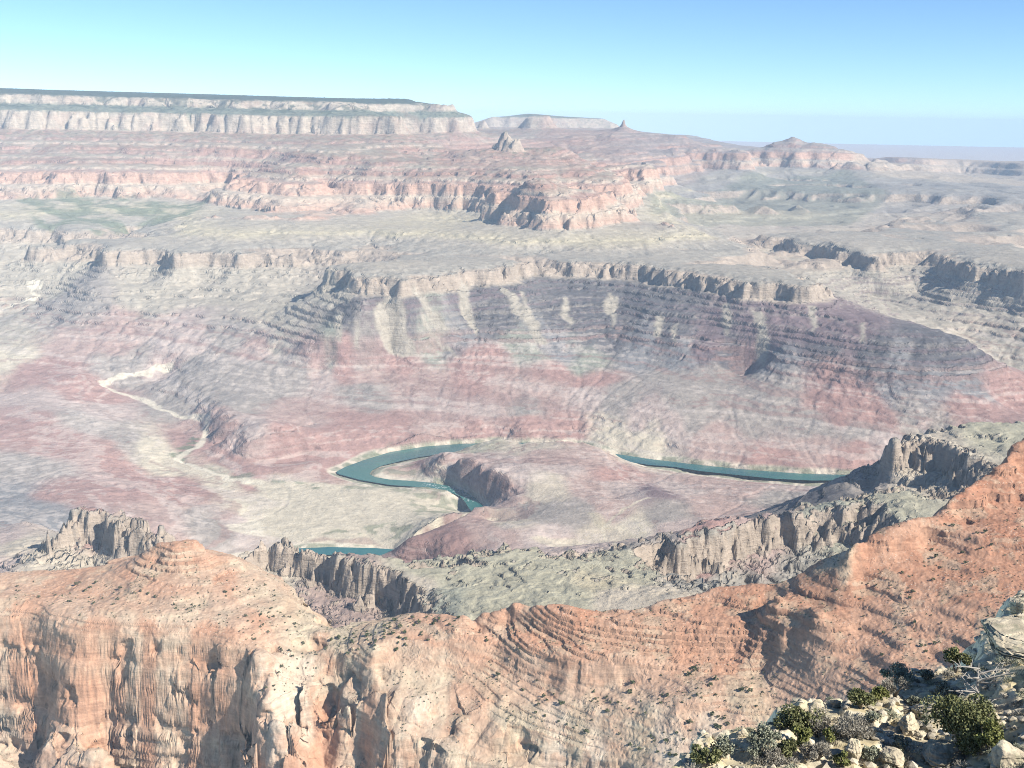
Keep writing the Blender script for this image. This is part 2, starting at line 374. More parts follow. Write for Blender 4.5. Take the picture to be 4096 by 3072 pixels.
# control points: (photo x, photo y, height) ; R-lists: (photo x, photo y, distance)
ZP = '''
# left redwall, bench, spur
-250 700 -560|900 700 -560|1010 712 -560
1300 728 -558|1500 735 -556|1700 742 -556|1830 748 -558|1300 845 -732|1500 838 -730|1700 832 -730|1840 828 -730|1000 868 -735|860 872 -740
# butte
~1985 757 -556|2045 772 -556|2100 790 -556|2190 800 -556|2300 798 -556|2400 782 -556|2430 772 -556
~1975 868 -738|2060 880 -738|2140 886 -738|2190 918 -738|2300 915 -738|2400 908 -738|2470 890 -738
# bright angel slopes down to tapeats rim
280 920 -820|560 900 -815|150 880 -780|350 830 -740|700 900 -790|900 930 -780|1100 930 -785|1300 930 -780|1600 930 -780|1900 930 -768|2100 960 -780|2400 970 -790|2600 960 -790|2650 905 -745
800 990 -838|1000 990 -838|1170 985 -838|1500 975 -838|1900 1010 -838|2200 1010 -838|2500 1020 -838|2350 960 -785
# tapeats rim
-100 985 -850|120 985 -850|272 972 -850|557 945 -850|420 1010 -852|700 1020 -850|800 1012 -850|1000 1014 -850|1170 1014 -850|1400 1000 -850|1550 988 -850
~1725 1036 -850|1550 1052 -850|1400 1066 -850|1300 1074 -850
~1435 1112 -850|1500 1112 -850|1600 1120 -850|1730 1112 -850|1850 1090 -850|2000 1070 -850|2150 1048 -850|2300 1046 -850|2450 1048 -850|2600 1066 -850|2800 1098 -850|3000 1128 -850|3130 1135 -850|3180 1150 -860
# tapeats base
280 1030 -925|557 985 -925|800 1058 -925|1000 1060 -925|1170 1058 -925
~1430 1186 -932|1600 1180 -930|1750 1160 -930|1900 1128 -930|2150 1105 -930|2300 1108 -930|2450 1112 -930|2600 1122 -930|2800 1155 -930|3000 1182 -932|3150 1205 -935
# left valleys and hills
40 1130 -1090|120 1085 -1050|0 1240 -1165|200 1180 -1100|400 1150 -1010|600 1120 -1000|800 1130 -1010|1000 1150 -1020|1150 1130 -1000|1250 1180 -1005
200 1300 -1170|450 1270 -1130|700 1250 -1105|950 1270 -1110|1180 1260 -1060|1050 1340 -1150|1300 1290 -1060|800 1350 -1180
0 1400 -1230|300 1420 -1245|500 1500 -1310|700 1400 -1225|880 1450 -1240|1100 1400 -1195|620 1460 -1285|650 1475 -1305|560 1510 -1325|420 1545 -1335|300 1500 -1265
# dark hill under the mesa
1430 1215 -960|1300 1330 -1090|1500 1260 -1010|1550 1350 -1130|1480 1430 -1220|1300 1430 -1205|1700 1250 -1030|1750 1350 -1140|1850 1250 -1040|2000 1200 -990|2000 1300 -1090|2050 1400 -1190|2200 1200 -1005|2300 1300 -1100|2300 1400 -1195|2450 1230 -1050|2450 1350 -1160|2600 1250 -1040|2650 1350 -1130|2650 1450 -1225|2850 1280 -1045|2850 1400 -1155|3000 1480 -1240|3050 1300 -1030|3100 1420 -1140|3300 1300 -1005|3300 1400 -1090|3300 1500 -1190|3450 1300 -985|3560 1295 -985|3500 1400 -1070|3550 1520 -1180|3700 1320 -995|3780 1350 -1015|3700 1450 -1105|3750 1550 -1195|3880 1370 -1040|3930 1450 -1110|3980 1560 -1220|4060 1620 -1275
# red and pink slopes to the river
1300 1530 -1285|1500 1530 -1285|1700 1480 -1260|1700 1560 -1305|1900 1500 -1270|1900 1600 -1325|2100 1500 -1265|2100 1600 -1325|2300 1500 -1265|2300 1600 -1320|2500 1560 -1285|2500 1660 -1340|2700 1560 -1265|2700 1680 -1335|2900 1600 -1290|2900 1700 -1350|3100 1580 -1265|3100 1690 -1340|3300 1620 -1285|3300 1720 -1345|3500 1620 -1270|3500 1720 -1335|3700 1650 -1275|3700 1740 -1340|3900 1680 -1280|4080 1680 -1270|4060 1560 -1230
1100 1600 -1320|900 1560 -1300|1000 1650 -1330|1300 1620 -1330|1500 1650 -1345|1700 1660 -1355|1900 1690 -1370|2100 1710 -1380|1200 1700 -1352|1500 1720 -1370|1350 1745 -1372|1700 1740 -1385|2000 1755 -1400|2200 1755 -1410
# cliff east of the wash: top, base
~700 1530 -1305|780 1575 -1322|850 1640 -1330|920 1735 -1338|1000 1775 -1345|1150 1760 -1355|1280 1740 -1362
~690 1580 -1345|770 1640 -1365|860 1720 -1385|930 1790 -1395|1020 1815 -1395|1150 1790 -1390|1300 1775 -1388
# wash, delta and river banks
540 1590 -1360|640 1640 -1372|720 1655 -1380|800 1690 -1388|815 1730 -1395|790 1790 -1402|700 1845 -1408|770 1880 -1414|900 1915 -1420|1010 1950 -1425|1100 1960 -1426
1000 1870 -1400|1150 1870 -1405|1250 1850 -1412|1200 1930 -1424|1340 1910 -1432|1300 1960 -1428|1500 1960 -1430|1700 1965 -1432|1100 2010 -1424|1300 2050 -1424|1500 2050 -1426|1700 2050 -1430|1000 2060 -1418|900 2090 -1410|1200 2130 -1426|1500 2130 -1432|1400 2165 -1434|1250 2165 -1430
# river bed
1360 1888 -1446|1450 1860 -1446|1600 1822 -1446|1800 1798 -1446|2000 1786 -1446|2150 1782 -1446|2300 1790 -1446|2450 1830 -1446|2600 1850 -1446|2800 1872 -1446|3000 1893 -1446|3200 1908 -1446|3350 1917 -1446|3480 1915 -1446|1400 1900 -1446|1520 1925 -1446|1650 1937 -1446|1780 1948 -1446|1850 1975 -1446|1890 2010 -1446|1910 2035 -1446|1560 2207 -1446|1450 2206 -1446|1330 2204 -1446|1150 2215 -1446|950 2250 -1446|600 2330 -1446
# far bank
2400 1780 -1425|2600 1815 -1425|2800 1845 -1425|3000 1865 -1425|3200 1875 -1422|3400 1880 -1420|3550 1880 -1420|2500 1740 -1392|2700 1760 -1385|3000 1800 -1390|3200 1820 -1395|2650 1800 -1418|3450 1830 -1395|3700 1830 -1380
# point bar, hills inside the bend
1560 1890 -1434|1650 1860 -1434|1750 1830 -1430|1680 1885 -1432|1550 1870 -1434
1890 1785 -1400|1740 1815 -1392
~1795 1815 -1350|1840 1836 -1342|1880 1848 -1336|1920 1866 -1330|1960 1885 -1322|2000 1893 -1318|2035 1900 -1316
1690 1885 -1427
~1690 1888 -1428|1750 1935 -1430|1830 1960 -1430|1900 1995 -1430|1945 2015 -1430
2010 2010 -1390|2060 1985 -1345
2100 1860 -1320|2050 1800 -1375
~2090 1774 -1384|2200 1768 -1374|2270 1765 -1372|2350 1774 -1378|2430 1802 -1396
2200 1870 -1330|2350 1870 -1345|2480 1905 -1370|2300 1950 -1340|2450 1980 -1350|2600 1930 -1395|2750 1905 -1418|2850 1920 -1420|2700 1960 -1370|2900 1960 -1385|2620 1965 -1330|3050 1945 -1405|3250 1960 -1405|3000 2000 -1360|3200 2010 -1370|3350 1960 -1400|2800 2020 -1340|2600 2030 -1335
2100 2000 -1350|2250 2050 -1335|2450 2080 -1340|2400 2000 -1325|2150 2100 -1325|2050 2080 -1350|1950 2060 -1385|2000 2150 -1330|2300 2130 -1340|2500 2130 -1345|2650 2100 -1330|2300 2180 -1355|2150 2180 -1335
1850 2150 -1338|1780 2175 -1352|1650 2226 -1412|1740 2236 -1392|1850 2200 -1360|1950 2200 -1340|2500 2200 -1345|2700 2150 -1330|2900 2080 -1330|3100 2040 -1330
2100 2095 -1325
~1940 2044 -1348|1850 2050 -1345|1780 2092 -1346|1700 2128 -1352|1645 2170 -1366|1590 2204 -1396
# red hills left of the delta
0 1560 -1300|0 1700 -1310|0 1850 -1320|0 2000 -1300|150 1500 -1280|150 1620 -1290|250 1650 -1290|200 1800 -1335|350 1700 -1325|400 1600 -1340|500 1700 -1350|600 1760 -1375|400 1800 -1345|550 1850 -1385|300 1900 -1335|500 1920 -1360|700 1930 -1395|850 1970 -1400|300 1990 -1310|550 1970 -1340|700 2000 -1370|900 2030 -1400|1050 2010 -1418|400 2080 -1320|600 2090 -1345|800 2090 -1385|850 2150 -1400|1000 2150 -1422|650 2150 -1370|100 1930 -1325|100 2080 -1280|-200 1700 -1300|-200 1950 -1290
# right valley behind the mesa and second rim
~3042 940 -850|3150 955 -850|3250 975 -850|3350 995 -850|3480 1030 -850|3560 1012 -850|3700 1008 -850|3800 1030 -850|3880 1060 -850|4000 1078 -850|4120 1095 -850
~3090 990 -925|3250 1012 -925|3380 1035 -925|3480 1062 -925|3650 1065 -930|3790 1095 -932|3900 1125 -930|4100 1140 -930
3200 1060 -900|3350 1130 -985|3500 1150 -1030|3500 1210 -1080|3700 1150 -1020|3600 1240 -1110|3750 1240 -1090|3900 1200 -1030|4050 1230 -1050|3850 1320 -1150|3950 1380 -1180|4050 1350 -1150|3960 1440 -1235|4080 1430 -1220|4000 1480 -1262|3000 1040 -885|2800 1010 -850|2700 990 -840|2900 940 -838|2850 1060 -860|3300 1090 -940|3200 1130 -900
3600 960 -838|3850 980 -838|4050 1000 -838|3300 930 -842
# tapeats scarps of the near south side
~1040 2160 -1000|1130 2158 -1000|1280 2188 -1000|1370 2212 -1002|1500 2252 -1005|1560 2285 -1008|1610 2325 -1010|1660 2380 -1015
~1050 2215 -1028|1150 2262 -1044|1300 2320 -1062|1450 2370 -1062|1590 2420 -1056|1640 2450 -1062
1200 2330 -1063|1250 2420 -1090|1350 2420 -1085|1250 2490 -1108|1150 2420 -1093|1000 2330 -1062|1450 2420 -1080
1750 2290 -1010|1900 2240 -1010|2100 2225 -1008|2300 2222 -1008|2500 2230 -1005|1750 2400 -1005|1950 2350 -1000|2200 2320 -995|2450 2300 -995|2450 2380 -985|2200 2420 -985|1950 2430 -995|2650 2280 -1000|2700 2380 -975|2580 2230 -1008
1700 2238 -1100|1850 2220 -1080|2000 2212 -1060|2300 2200 -1100
# brown butte of the left
~215 2078 -965|260 2055 -960|370 2028 -955|420 2040 -958|480 2085 -968|560 2105 -980|640 2140 -990|740 2155 -1000|860 2170 -1005
~250 2145 -1020|330 2150 -1024|420 2160 -1026|520 2175 -1032|620 2190 -1036
120 2200 -1070|0 2230 -1090|250 2230 -1080|400 2260 -1090|600 2250 -1085|0 2120 -1150|100 2090 -1140|800 2250 -1090|-200 2200 -1100
# tapeats cliffs of the right
2585 2185 -1000|2700 2195 -1000
~2730 2150 -985|2860 2110 -975|3000 2090 -970|3100 2060 -965|3200 2040 -960|3280 2010 -950|3380 2030 -945|3450 2000 -935|3540 2010 -925|3600 2020 -920
~2590 2230 -1019|2720 2290 -1062|2850 2300 -1066|3000 2310 -1076|3150 2310 -1076|3250 2290 -1066
2650 2215 -1020
~3560 1760 -895|3650 1755 -895|3760 1758 -895|3830 1780 -893|3860 1830 -895
3570 1840 -946|3690 1835 -943|3780 1850 -944|3830 1920 -955|3850 1700 -890|4000 1690 -880|4100 1685 -875|3950 1760 -885|3640 1740 -893
3450 1900 -1010|3600 1900 -1000|3750 1930 -985|3480 1950 -1040|3350 2000 -1010|3300 1975 -1060|3600 1980 -960|3700 1990 -940|3200 2020 -1090|3450 2060 -970|3300 1960 -1160|3420 1920 -1100
'''
RP = '''
-300 346 14200|0 353 14200|400 370 14300|800 384 14400|1200 391 14600|1500 395 14800|1640 399 14900|1700 424 14900|1755 446 14800
-300 374 12800|0 374 12800|200 376 12800|320 390 12800|500 396 12900|700 390 12900|900 398 13000|1100 398 13100|1250 404 13200|1430 424 13300
-300 422 12600|0 424 12600|300 424 12600|600 428 12600|900 434 12600|1200 436 12600|1450 442 12600
-300 438 12420|0 441 12400|400 447 12400|800 452 12300|1200 455 12200|1450 457 12050|1590 465 11950
-300 514 12330|0 515 12300|400 516 12300|800 517 12150|1200 524 12050|1450 530 11920|1590 523 11880
1650 452 14300|1790 453 14350|1650 488 14230|1790 488 14280|1815 520 14200|1850 600 13600
-300 600 11400|0 605 11400|300 600 11300|600 600 11300|900 600 11100|1200 610 10600|1450 610 10500|1640 580 11300|1710 610 11200|1760 645 10900|1500 660 9900|1200 670 9900
-250 755 10000|300 748 10050|600 752 10050|850 758 10000|300 690 10180|600 690 10180
1960 598 10800|2012 547 10800|2040 570 10800|2065 592 10800|2000 640 10300|2236 590 11000|2290 618 11000|2376 656 11000|2440 674 11000|2150 640 10100|2100 680 9400|2300 680 9700|1830 615 10900|1900 640 10300|1800 690 9700|2500 690 10700
2150 712 8480|2100 738 8420|2210 736 8420|2150 745 8330|2060 752 8600|2250 748 8600|2000 770 8600|2350 760 8600
2310 730 9400|2458 722 9500|2310 800 9200|2440 800 9200|2470 675 10700|2590 676 10700|2470 740 10500|2600 745 10450|2560 665 10950
# behind: blue-red middle distance
1900 540 15500|2100 560 15500|2300 545 15500|2440 530 15500|2600 536 15500|2740 544 15500|2850 590 15500|1850 560 16500|2700 600 14500|2500 600 14000|2300 610 14500|2650 650 13000|1900 610 13800
1930 492 17500|1925 518 17400|2100 490 17000|2160 462 17000|2195 466 17000|2200 510 16950|2080 516 17000|2060 520 17400|2250 530 16500|2490 502 16500|2460 525 16450|2530 525 16500
1790 482 22000|1900 495 22000|1960 480 21500|1980 470 22000|2050 462 22000|2110 455 22000|2300 468 22000|2420 480 22000|2470 500 21800|2560 525 22000|2650 535 22000|2750 540 22000|2850 560 22000|2990 588 22000|3080 592 22000|2300 500 21500|2000 500 21500
# right: buttes and benches
~2700 606 15000|2790 612 15000|2900 625 15000|2945 628 14900
~2700 645 14900|2800 680 14800|2940 688 14700|2980 690 14500
3000 640 15600
~2650 755 13400|2800 768 13300|2940 772 13200
~2650 785 13300|2800 800 13150|2940 800 13100|3000 800 13000
2750 720 14000|2900 730 13900
3174 556 16000|3140 577 15990|3100 591 15970|3060 607 15940|3210 572 15990|3245 580 15970|3290 588 15960|3345 607 15940|3030 640 15800|3150 645 15700|3250 650 15700|3370 645 15800|3200 640 15650|3200 606 15750
3100 720 14800|3300 740 14700|3420 680 15500|3050 760 13600|3250 790 13200|3420 660 16500|3550 670 17000
~3480 765 13200|3600 762 13200|3700 766 13100|3800 776 13000|3862 782 12900
~3480 782 13050|3600 788 13000|3750 796 12850|3862 800 12750
4000 800 13200|4100 810 13000|4100 770 14500|3800 740 14500|4000 750 14500|3600 730 14600
3400 840 12200|3600 880 11600|3100 860 11400|2800 850 11400|3300 900 10600|3700 900 10900|3750 920 10300|4050 900 10800|3950 930 10000|2700 840 12000|2900 880 10600|2750 920 9700|2600 860 9300|2650 830 10500
~3500 634 20500|3600 632 20000|3700 636 20000|3800 640 20500|3870 650 21500|3920 646 20500|4096 648 19800|4200 650 19800
~3500 690 19500|3600 694 19000|3750 715 18800|3860 720 19500|4000 740 18200|4096 750 18200
3420 640 20500|3420 630 24000
3000 610 30000|3400 622 30000|3700 625 30000|4000 632 30000|4300 640 30000|2850 600 30000
2850 563 45000|3200 572 45000|3500 578 45000|3800 584 45000|4096 590 45000|4300 594 45000
3000 575 60000|3600 590 60000|4200 600 60000
'''
# dip of the strata away from the reference column (photo x, distance, offset)
DIP = [(0, 11000, 20), (1200, 9000, 0), (2200, 8000, 0), (2200, 15000, 60), (2750, 15000, 145), (2800, 13250, 70), (3200, 15900, 155), (3700, 13000, 140), (4096, 13000, 140), (3800, 20000, -25), (3300, 20000, 20), (2530, 10600, 108), (2250, 9500, 30),
       (300, 10100, 50), (650, 10100, 50), (3000, 9000, 0), (3900, 7000, 0), (300, 7800, 0), (2700, 11500, 60), (3500, 10500, 60),
       (300, 6000, 0), (1500, 6000, 0), (3000, 6000, 0), (0, 13000, 0), (1700, 14300, -5), (1400, 12000, 0), (1400, 10500, 0), (2170, 17000, 42), (2012, 10800, -110), (1830, 10900, 0), (2240, 11000, 0), (2012, 10000, 0),
       (0, 2700, -112), (1300, 2700, -150), (2300, 2600, -160), (3000, 2800, -130), (3600, 3300, -45), (1500, 4000, -100), (3000, 4300, -80)]
dpts = [((px - 2048) / F_PX, math.log(r)) for px, r, v in DIP]
FHP = '''
1300 2860 -1140|1450 2820 -1120|1600 2760 -1120|1150 2920 -1150|1000 2980 -1160|1400 3300 -1330|1200 3400 -1340|1600 3250 -1330
-300 20000 172|500 20000 168|1200 20000 150|1600 17500 120|-300 40000 90|500 40000 90|1200 30000 40|-300 60000 -50|1000 60000 -150|1700 30000 -400|1800 42000 -700|2300 42000 -750
1900 4560 -1348|1950 4450 -1332|1850 4680 -1372|1900 4700 -1378|2000 4560 -1345|2030 4400 -1322|2100 4560 -1350|1960 4380 -1325|1900 4820 -1390|2035 4300 -1318|1880 4560 -1350|1800 4680 -1380
1850 19500 -600|2100 19500 -650|2400 19500 -650|2700 19000 -700|3000 19000 -750|2012 12500 -560|2250 12500 -600|1850 12500 -540|2450 12500 -680|2160 15900 -300|2160 18200 -420|1930 18200 -450
3174 17600 -700|2900 16600 -640|3400 18200 -800|3100 24000 -850|2900 26000 -850|3600 23000 -880|3900 23000 -880|2500 24000 -500|2200 24000 -450|2800 24500 -700
'''
L.build(parse(ZP), parse(RP), parse(FHP), dpts, [v for *_, v in DIP], PS, PZ, c=0.005, step=3)
X, Y, RAD = L.X, L.Y, L.RAD
sl0 = blur(slope_of(blur(L.S, 6), L.rad1, L.du), 10)
S0z = np.interp(L.S, PS, PZ) + L.D
relief = np.clip(sl0 / 0.35, 0.04, 1.0) * sstep(-1436, -1395, S0z) * (1 - 0.85 * sstep(24000, 32000, RAD)[:, None])
relief *= 1 - 0.8 * sstep(100, 135, S0z)
relief *= 1 - .6 * sstep(14000, 20000, RAD)[:, None]
high = sstep(-1010, -960, S0z - L.D)
N = 0
for lam, amp, sd in ((1500, 50, 1), (700, 40, 2), (330, 26, 3), (160, 15, 4)):
    wgt = 1.0 if lam > 300 else (1 - sstep(9000, 20000, RAD * (160 / lam) ** .5))[:, None]
    N = N + amp * wgt * (0.45 - 1.3 * np.abs(noise2(X / lam, Y / lam, sd)))
near_soft = 0.2 + 0.8 * sstep(4600, 7500, RAD)[:, None]
S1 = L.refit(L.S + N * relief * near_soft)
S2, CUT = erode(S1.astype(f4), L.rad1, 4, 130000, 150, 0.00004, L.du, cap=0.0015)
S2, _ = erode(S2, L.rad1, 3, 500000, 28, 0.00006, L.du, seed=9, cap=0.0012)
S2 = S1 - (S1 - S2) * (1 - .75 * (RAD < 3700))[:, None]
ext = 70 * (.42 - 1.3 * np.abs(noise2(X / 1700, Y / 1700, 201))) + 42 * (.42 - 1.3 * np.abs(noise2(X / 720, Y / 720, 202))) + 22 * (.42 - 1.3 * np.abs(noise2(X / 330, Y / 330, 203)))
wr = sstep(9300, 11000, RAD)[:, None] * (1 - sstep(16000, 22000, RAD))[:, None] * sstep(.09, .17, L.TH)[None]
wl_ = .38 * sstep(6600, 7300, RAD)[:, None] * (1 - sstep(9300, 11000, RAD))[:, None] * (S0z < -700)
S2 = S2 + ext * np.maximum(wr, wl_)
alc = 34 * (.42 - 1.2 * np.abs(noise2(X / 520 + .3 * noise2(X / 200, Y / 200, 207), Y / 520, 204))) + 16 * cells(X / 260, Y / 260, 8)
S2 = S2 + alc * sstep(9500, 10500, RAD)[:, None] * (1 - sstep(15000, 18000, RAD))[:, None] * sstep(-700, -560, S0z) * (1 - sstep(120, 150, S0z))
# buttresses and gullies
fine = 0
for lam, amp, sd in ((95, 15, 5), (48, 8, 6), (24, 3.2, 7)):
    wx = X + noise2(X / lam / 2, Y / lam / 2, sd + 60) * lam * .6
    fine = fine + amp * (1 - .93 * sstep(8500, 14000, RAD * (90 / lam) ** .4))[:, None] * (np.abs(noise2(wx / lam, Y / lam, sd)) - .3)
fine = fine + (RAD < 3900)[:, None] * (9 * cells(X / 32, Y / 32, 6) + 6 * cells(X / 14, Y / 14, 7))
fine = fine + 13 * cells(X / 150, Y / 150, 3) * (1 - .75 * sstep(9000, 14000, RAD))[:, None] - 9.0 * (RAD < 3100)[:, None] + 8 * cells(X / 62, Y / 62, 4) * (1 - sstep(9000, 15000, RAD))[:, None]
S2 = S2 + fine * np.clip(relief, 0, 1) * (0.22 + 0.78 * high) * (1 + .25 * (RAD < 3900)[:, None] * high)
Z = np.interp(S2, PS, PZ).astype(f4) + L.D
Z = Z + (noise2(X / 21, Y / 21, 21) * 2.6 + noise2(X / 50, Y / 50, 22) * 4 - np.abs(noise2(X / 85, Y / 85, 23)) * 7) * np.clip(relief, 0, 1) * (.6 + .4 * (RAD > 3900))[:, None]
RIV = '3600 1918|3400 1921|3250 1922|3100 1915|2950 1900|2800 1884|2700 1868|2600 1860|2440 1836|2300 1798|2150 1787|2050 1787|1960 1792|1880 1800|1790 1812|1680 1828|1600 1845|1530 1862|1490 1880|1478 1896|1500 1908|1560 1918|1640 1923|1720 1930|1790 1943|1850 1962|1900 1990|1940 2030|1932 2055|1905 2105|1850 2155|1760 2200|1650 2221|1500 2221|1330 2218|1150 2230|950 2268|700 2330|700 2300|950 2230|1150 2195|1320 2188|1500 2192|1580 2198|1640 2190|1710 2168|1800 2128|1855 2085|1888 2045|1872 2028|1862 2010|1840 1985|1790 1965|1700 1950|1560 1940|1440 1920|1350 1895|1346 1886|1380 1868|1450 1842|1560 1808|1700 1786|1850 1775|2050 1770|2200 1772|2320 1780|2440 1812|2600 1836|2800 1860|3000 1880|3200 1894|3400 1900|3600 1898'
def wpt(px, py, z):
    d = ray(px, py); return d * (z / d[2])
ZR = -1438.0
_rp = np.array([(math.atan2(q[0], q[1]), math.log(math.hypot(q[0], q[1]))) for q in (wpt(a, b, ZR) for a, b in parse(RIV))])
_b = L.box(_rp); ch = np.zeros(Z.shape, f4); ch[_b] = in_poly(_rp, L.GT[_b], L.GE[_b])
Z = np.minimum(Z + sstep(118, 140, Z) * (RAD > 9000)[:, None] * 6 * noise2(X / 38, Y / 38, 25), 206)
L.ch0 = ch; ch = sstep(.12, .62, blur(ch, 7)); bank = sstep(.01, .4, blur(ch, 6))
Z = np.where(Z > -1436.3, Z + (np.maximum(-1436.3, Z - 25) - Z) * bank * .9, Z)
Z = np.minimum(Z, Z * (1 - ch) + (ZR - 7) * ch)
L.finish(Z); SL = L.SL
# --- colour: strata above the Tapeats base, mapped ground patches below
zs = Z - L.D + noise2(X / 300, Y / 300, 41) * 10 + noise2(X / 60, Y / 60, 42) * 4
tab = [(400, 'forest'), (125, 'forest'), (108, 'kaibab'), (35, 'kaibab'), (22, 'toroweap'), (-36, 'toroweap'), (-46, 'coconino'), (-203, 'coconino'), (-225, 'hermit'), (-300, 'supai'),
       (-330, 'supai2'), (-350, 'hermit'), (-420, 'supai'), (-440, 'supai2'), (-455, 'supai'), (-500, 'hermit'), (-528, 'redpale'), (-545, 'supai'), (-560, 'redwall'), (-630, 'redwall'), (-650, 'redpale'),
       (-730, 'redwall'), (-745, 'muav'), (-790, 'yel'), (-815, 'muav'), (-845, 'ba'), (-856, 'tap'), (-920, 'tap'), (-945, 'tan'), (-1000, 'grey'), (-1700, 'grey')]
tz = np.array([t[0] for t in tab][::-1], float); tcol = np.array([COL[t[1]] for t in tab][::-1])
L.CB = np.stack([np.interp(zs, tz, tcol[:, i]) for i in range(3)], 2).astype(f4)
steep = sstep(0.55, 1.1, SL)
over = L.paint; zone = L.zone; line_zone = L.line
L.n_big = n_big = fbm(X, Y, 900, 4, 51); L.n_mid = n_mid = fbm(X, Y, 220, 4, 55); n_sm = fbm(X, Y, 60, 3, 59)
# debris lying on the gentler ground
tal = (1 - steep) * sstep(-860, -740, zs) * (1 - sstep(-240, -200, zs)) * sstep(-.25, .35, n_mid)
over(tal, 'muav', .45)
over((1 - sstep(.25, .6, SL)) * sstep(-560, -480, zs) * (1 - sstep(-250, -200, zs)), 'veg', .25)
# low country: patches by ground control
LOW = '''
100 1150 scree|300 1230 grey|60 1330 scree|600 1200 scree|900 1180 scree|1100 1250 scree|450 1330 doxp|750 1350 pink|950 1330 grey|250 1400 doxp|1050 1380 doxp|650 1430 pink|1150 1330 scree
150 1500 dox|350 1560 dox|50 1450 cream|250 1470 dox|500 1450 grey|750 1470 grey|900 1480 grey|1050 1450 grey|1180 1430 grey|150 1600 pink|60 1700 dox|300 1680 grey|420 1640 pink|500 1760 grey|200 1800 dox|400 1850 dox|100 1900 grey|40 2000 bluegrey|250 1980 dox|500 1960 dox|700 1960 dox|400 2060 dox|600 2080 doxp|800 2100 grey|150 2060 bluegrey|650 1850 cream|600 1800 cream|900 2100 pink
1450 1240 basalt|1350 1330 green|1280 1400 doxp|1600 1280 basalt|1500 1360 grey|1400 1450 dox|1700 1300 basalt|1750 1400 green|1650 1450 dox|1900 1260 basalt|1900 1360 bluegrey|1950 1440 dox|2050 1260 basalt|2100 1360 green|2300 1280 basalt|2200 1350 bluegrey|2300 1420 green|2450 1320 basalt|2550 1380 bluegrey|2700 1300 basalt|2750 1400 bluegrey|2700 1480 grey|2900 1340 purple|2950 1420 basalt|3100 1340 purple|3100 1450 bluegrey|3300 1340 purple|3300 1430 basalt|3450 1350 purple|3500 1450 basalt|3700 1420 basalt|3600 1500 bluegrey|3850 1420 basalt|3800 1530 bluegrey|3900 1560 bluegrey|2900 1520 grey|3100 1550 grey
1300 1500 pink|1500 1500 doxp|1200 1480 grey|1700 1520 doxp|1450 1570 grey|1700 1600 pink|1900 1530 dox|2000 1570 doxp|2200 1480 dox|2200 1560 doxp|2350 1530 dox|2100 1640 grey|2350 1620 pink|2500 1600 grey|2600 1640 pink|2750 1570 grey|2800 1650 grey|2700 1720 pink|3000 1640 grey|3300 1560 dox|3450 1580 dox|3500 1640 dox|3650 1620 grey|3200 1680 grey|3400 1700 grey|3700 1700 pink|3900 1640 dox|4050 1600 dox|2900 1750 doxp|3200 1760 doxp|3500 1780 pink|3100 1820 dox|3400 1820 dox|2650 1770 cream|2450 1750 cream|2300 1740 dox|2100 1700 dox|1900 1690 dox|1700 1680 doxp|1900 1640 pink|1600 1700 dox|1400 1700 dox|1200 1650 doxp|1000 1600 grey|900 1530 grey|1100 1560 grey|1300 1640 doxp|1050 1720 pink|1200 1780 dox|1400 1790 dox|1600 1780 dox|1900 1750 dox|1100 1850 dox|1250 1830 dox|950 1860 dox|850 1780 dox|1000 1900 dox
800 1600 grey|720 1570 grey|900 1660 doxp
1700 1960 cream|1500 2000 cream|1200 2060 cream|1000 2060 cream|1600 2100 cream|1300 2140 cream|1100 1960 cream|900 1915 cream
1890 1790 mesa|1850 1830 pink|2000 1850 pink|2150 1830 doxp|2250 1880 pink|2100 1790 tan|2350 1850 doxp|2450 1900 dox|2200 1960 tan|2350 1960 doxp|2050 1950 pink|2000 1900 pink|2150 2030 grey|2050 2080 tan|2300 2060 grey|2400 2030 doxp|2500 1950 pink|2620 1960 purple|2750 1960 pink|2850 1930 doxp|3000 1970 doxp|2900 2030 doxp|3100 2000 grey|3200 1950 pink|2650 2060 grey|2500 2100 cream|2400 2140 tan|2200 2150 pink|2000 2170 doxp|1800 2140 doxd|1700 2200 doxd|1900 2100 doxp|2700 2120 pink|2850 2100 dox|2600 2170 grey|2200 2200 pink|3050 2060 doxp|3300 1960 grey
1800 2300 mesa|2000 2280 mesa|2200 2300 mesa|2400 2330 yel|2400 2250 mesa|1750 2400 green|2000 2400 mesa|2300 2400 mesa|2600 2280 mesa|2650 2380 tan|2500 2420 tan|1650 2350 tan|1700 2260 mesa
1200 2420 talus|1300 2450 talus|1400 2420 talus|1150 2350 tan|1000 2300 tan|300 2220 tan|500 2240 tan|100 2160 tan|0 2150 pink|700 2210 purple|400 2200 tan|0 2250 pink|220 2180 tan
3700 1720 mesa|3950 1700 mesa|4080 1690 mesa|3500 1900 grey|3650 1880 tan|3600 1960 mesa|3400 2010 green|3300 1980 basalt|3700 1960 tan|3450 2050 mesa|2900 2320 ba|3200 2330 ba|2750 2320 ba
3450 1150 scree|3600 1150 scree|3800 1180 scree|3950 1250 scree|3700 1230 scree|4050 1200 scree|3300 1100 scree|3850 1300 tan|4000 1350 scree
'''
low_full = L.patches(LOW, 9000)
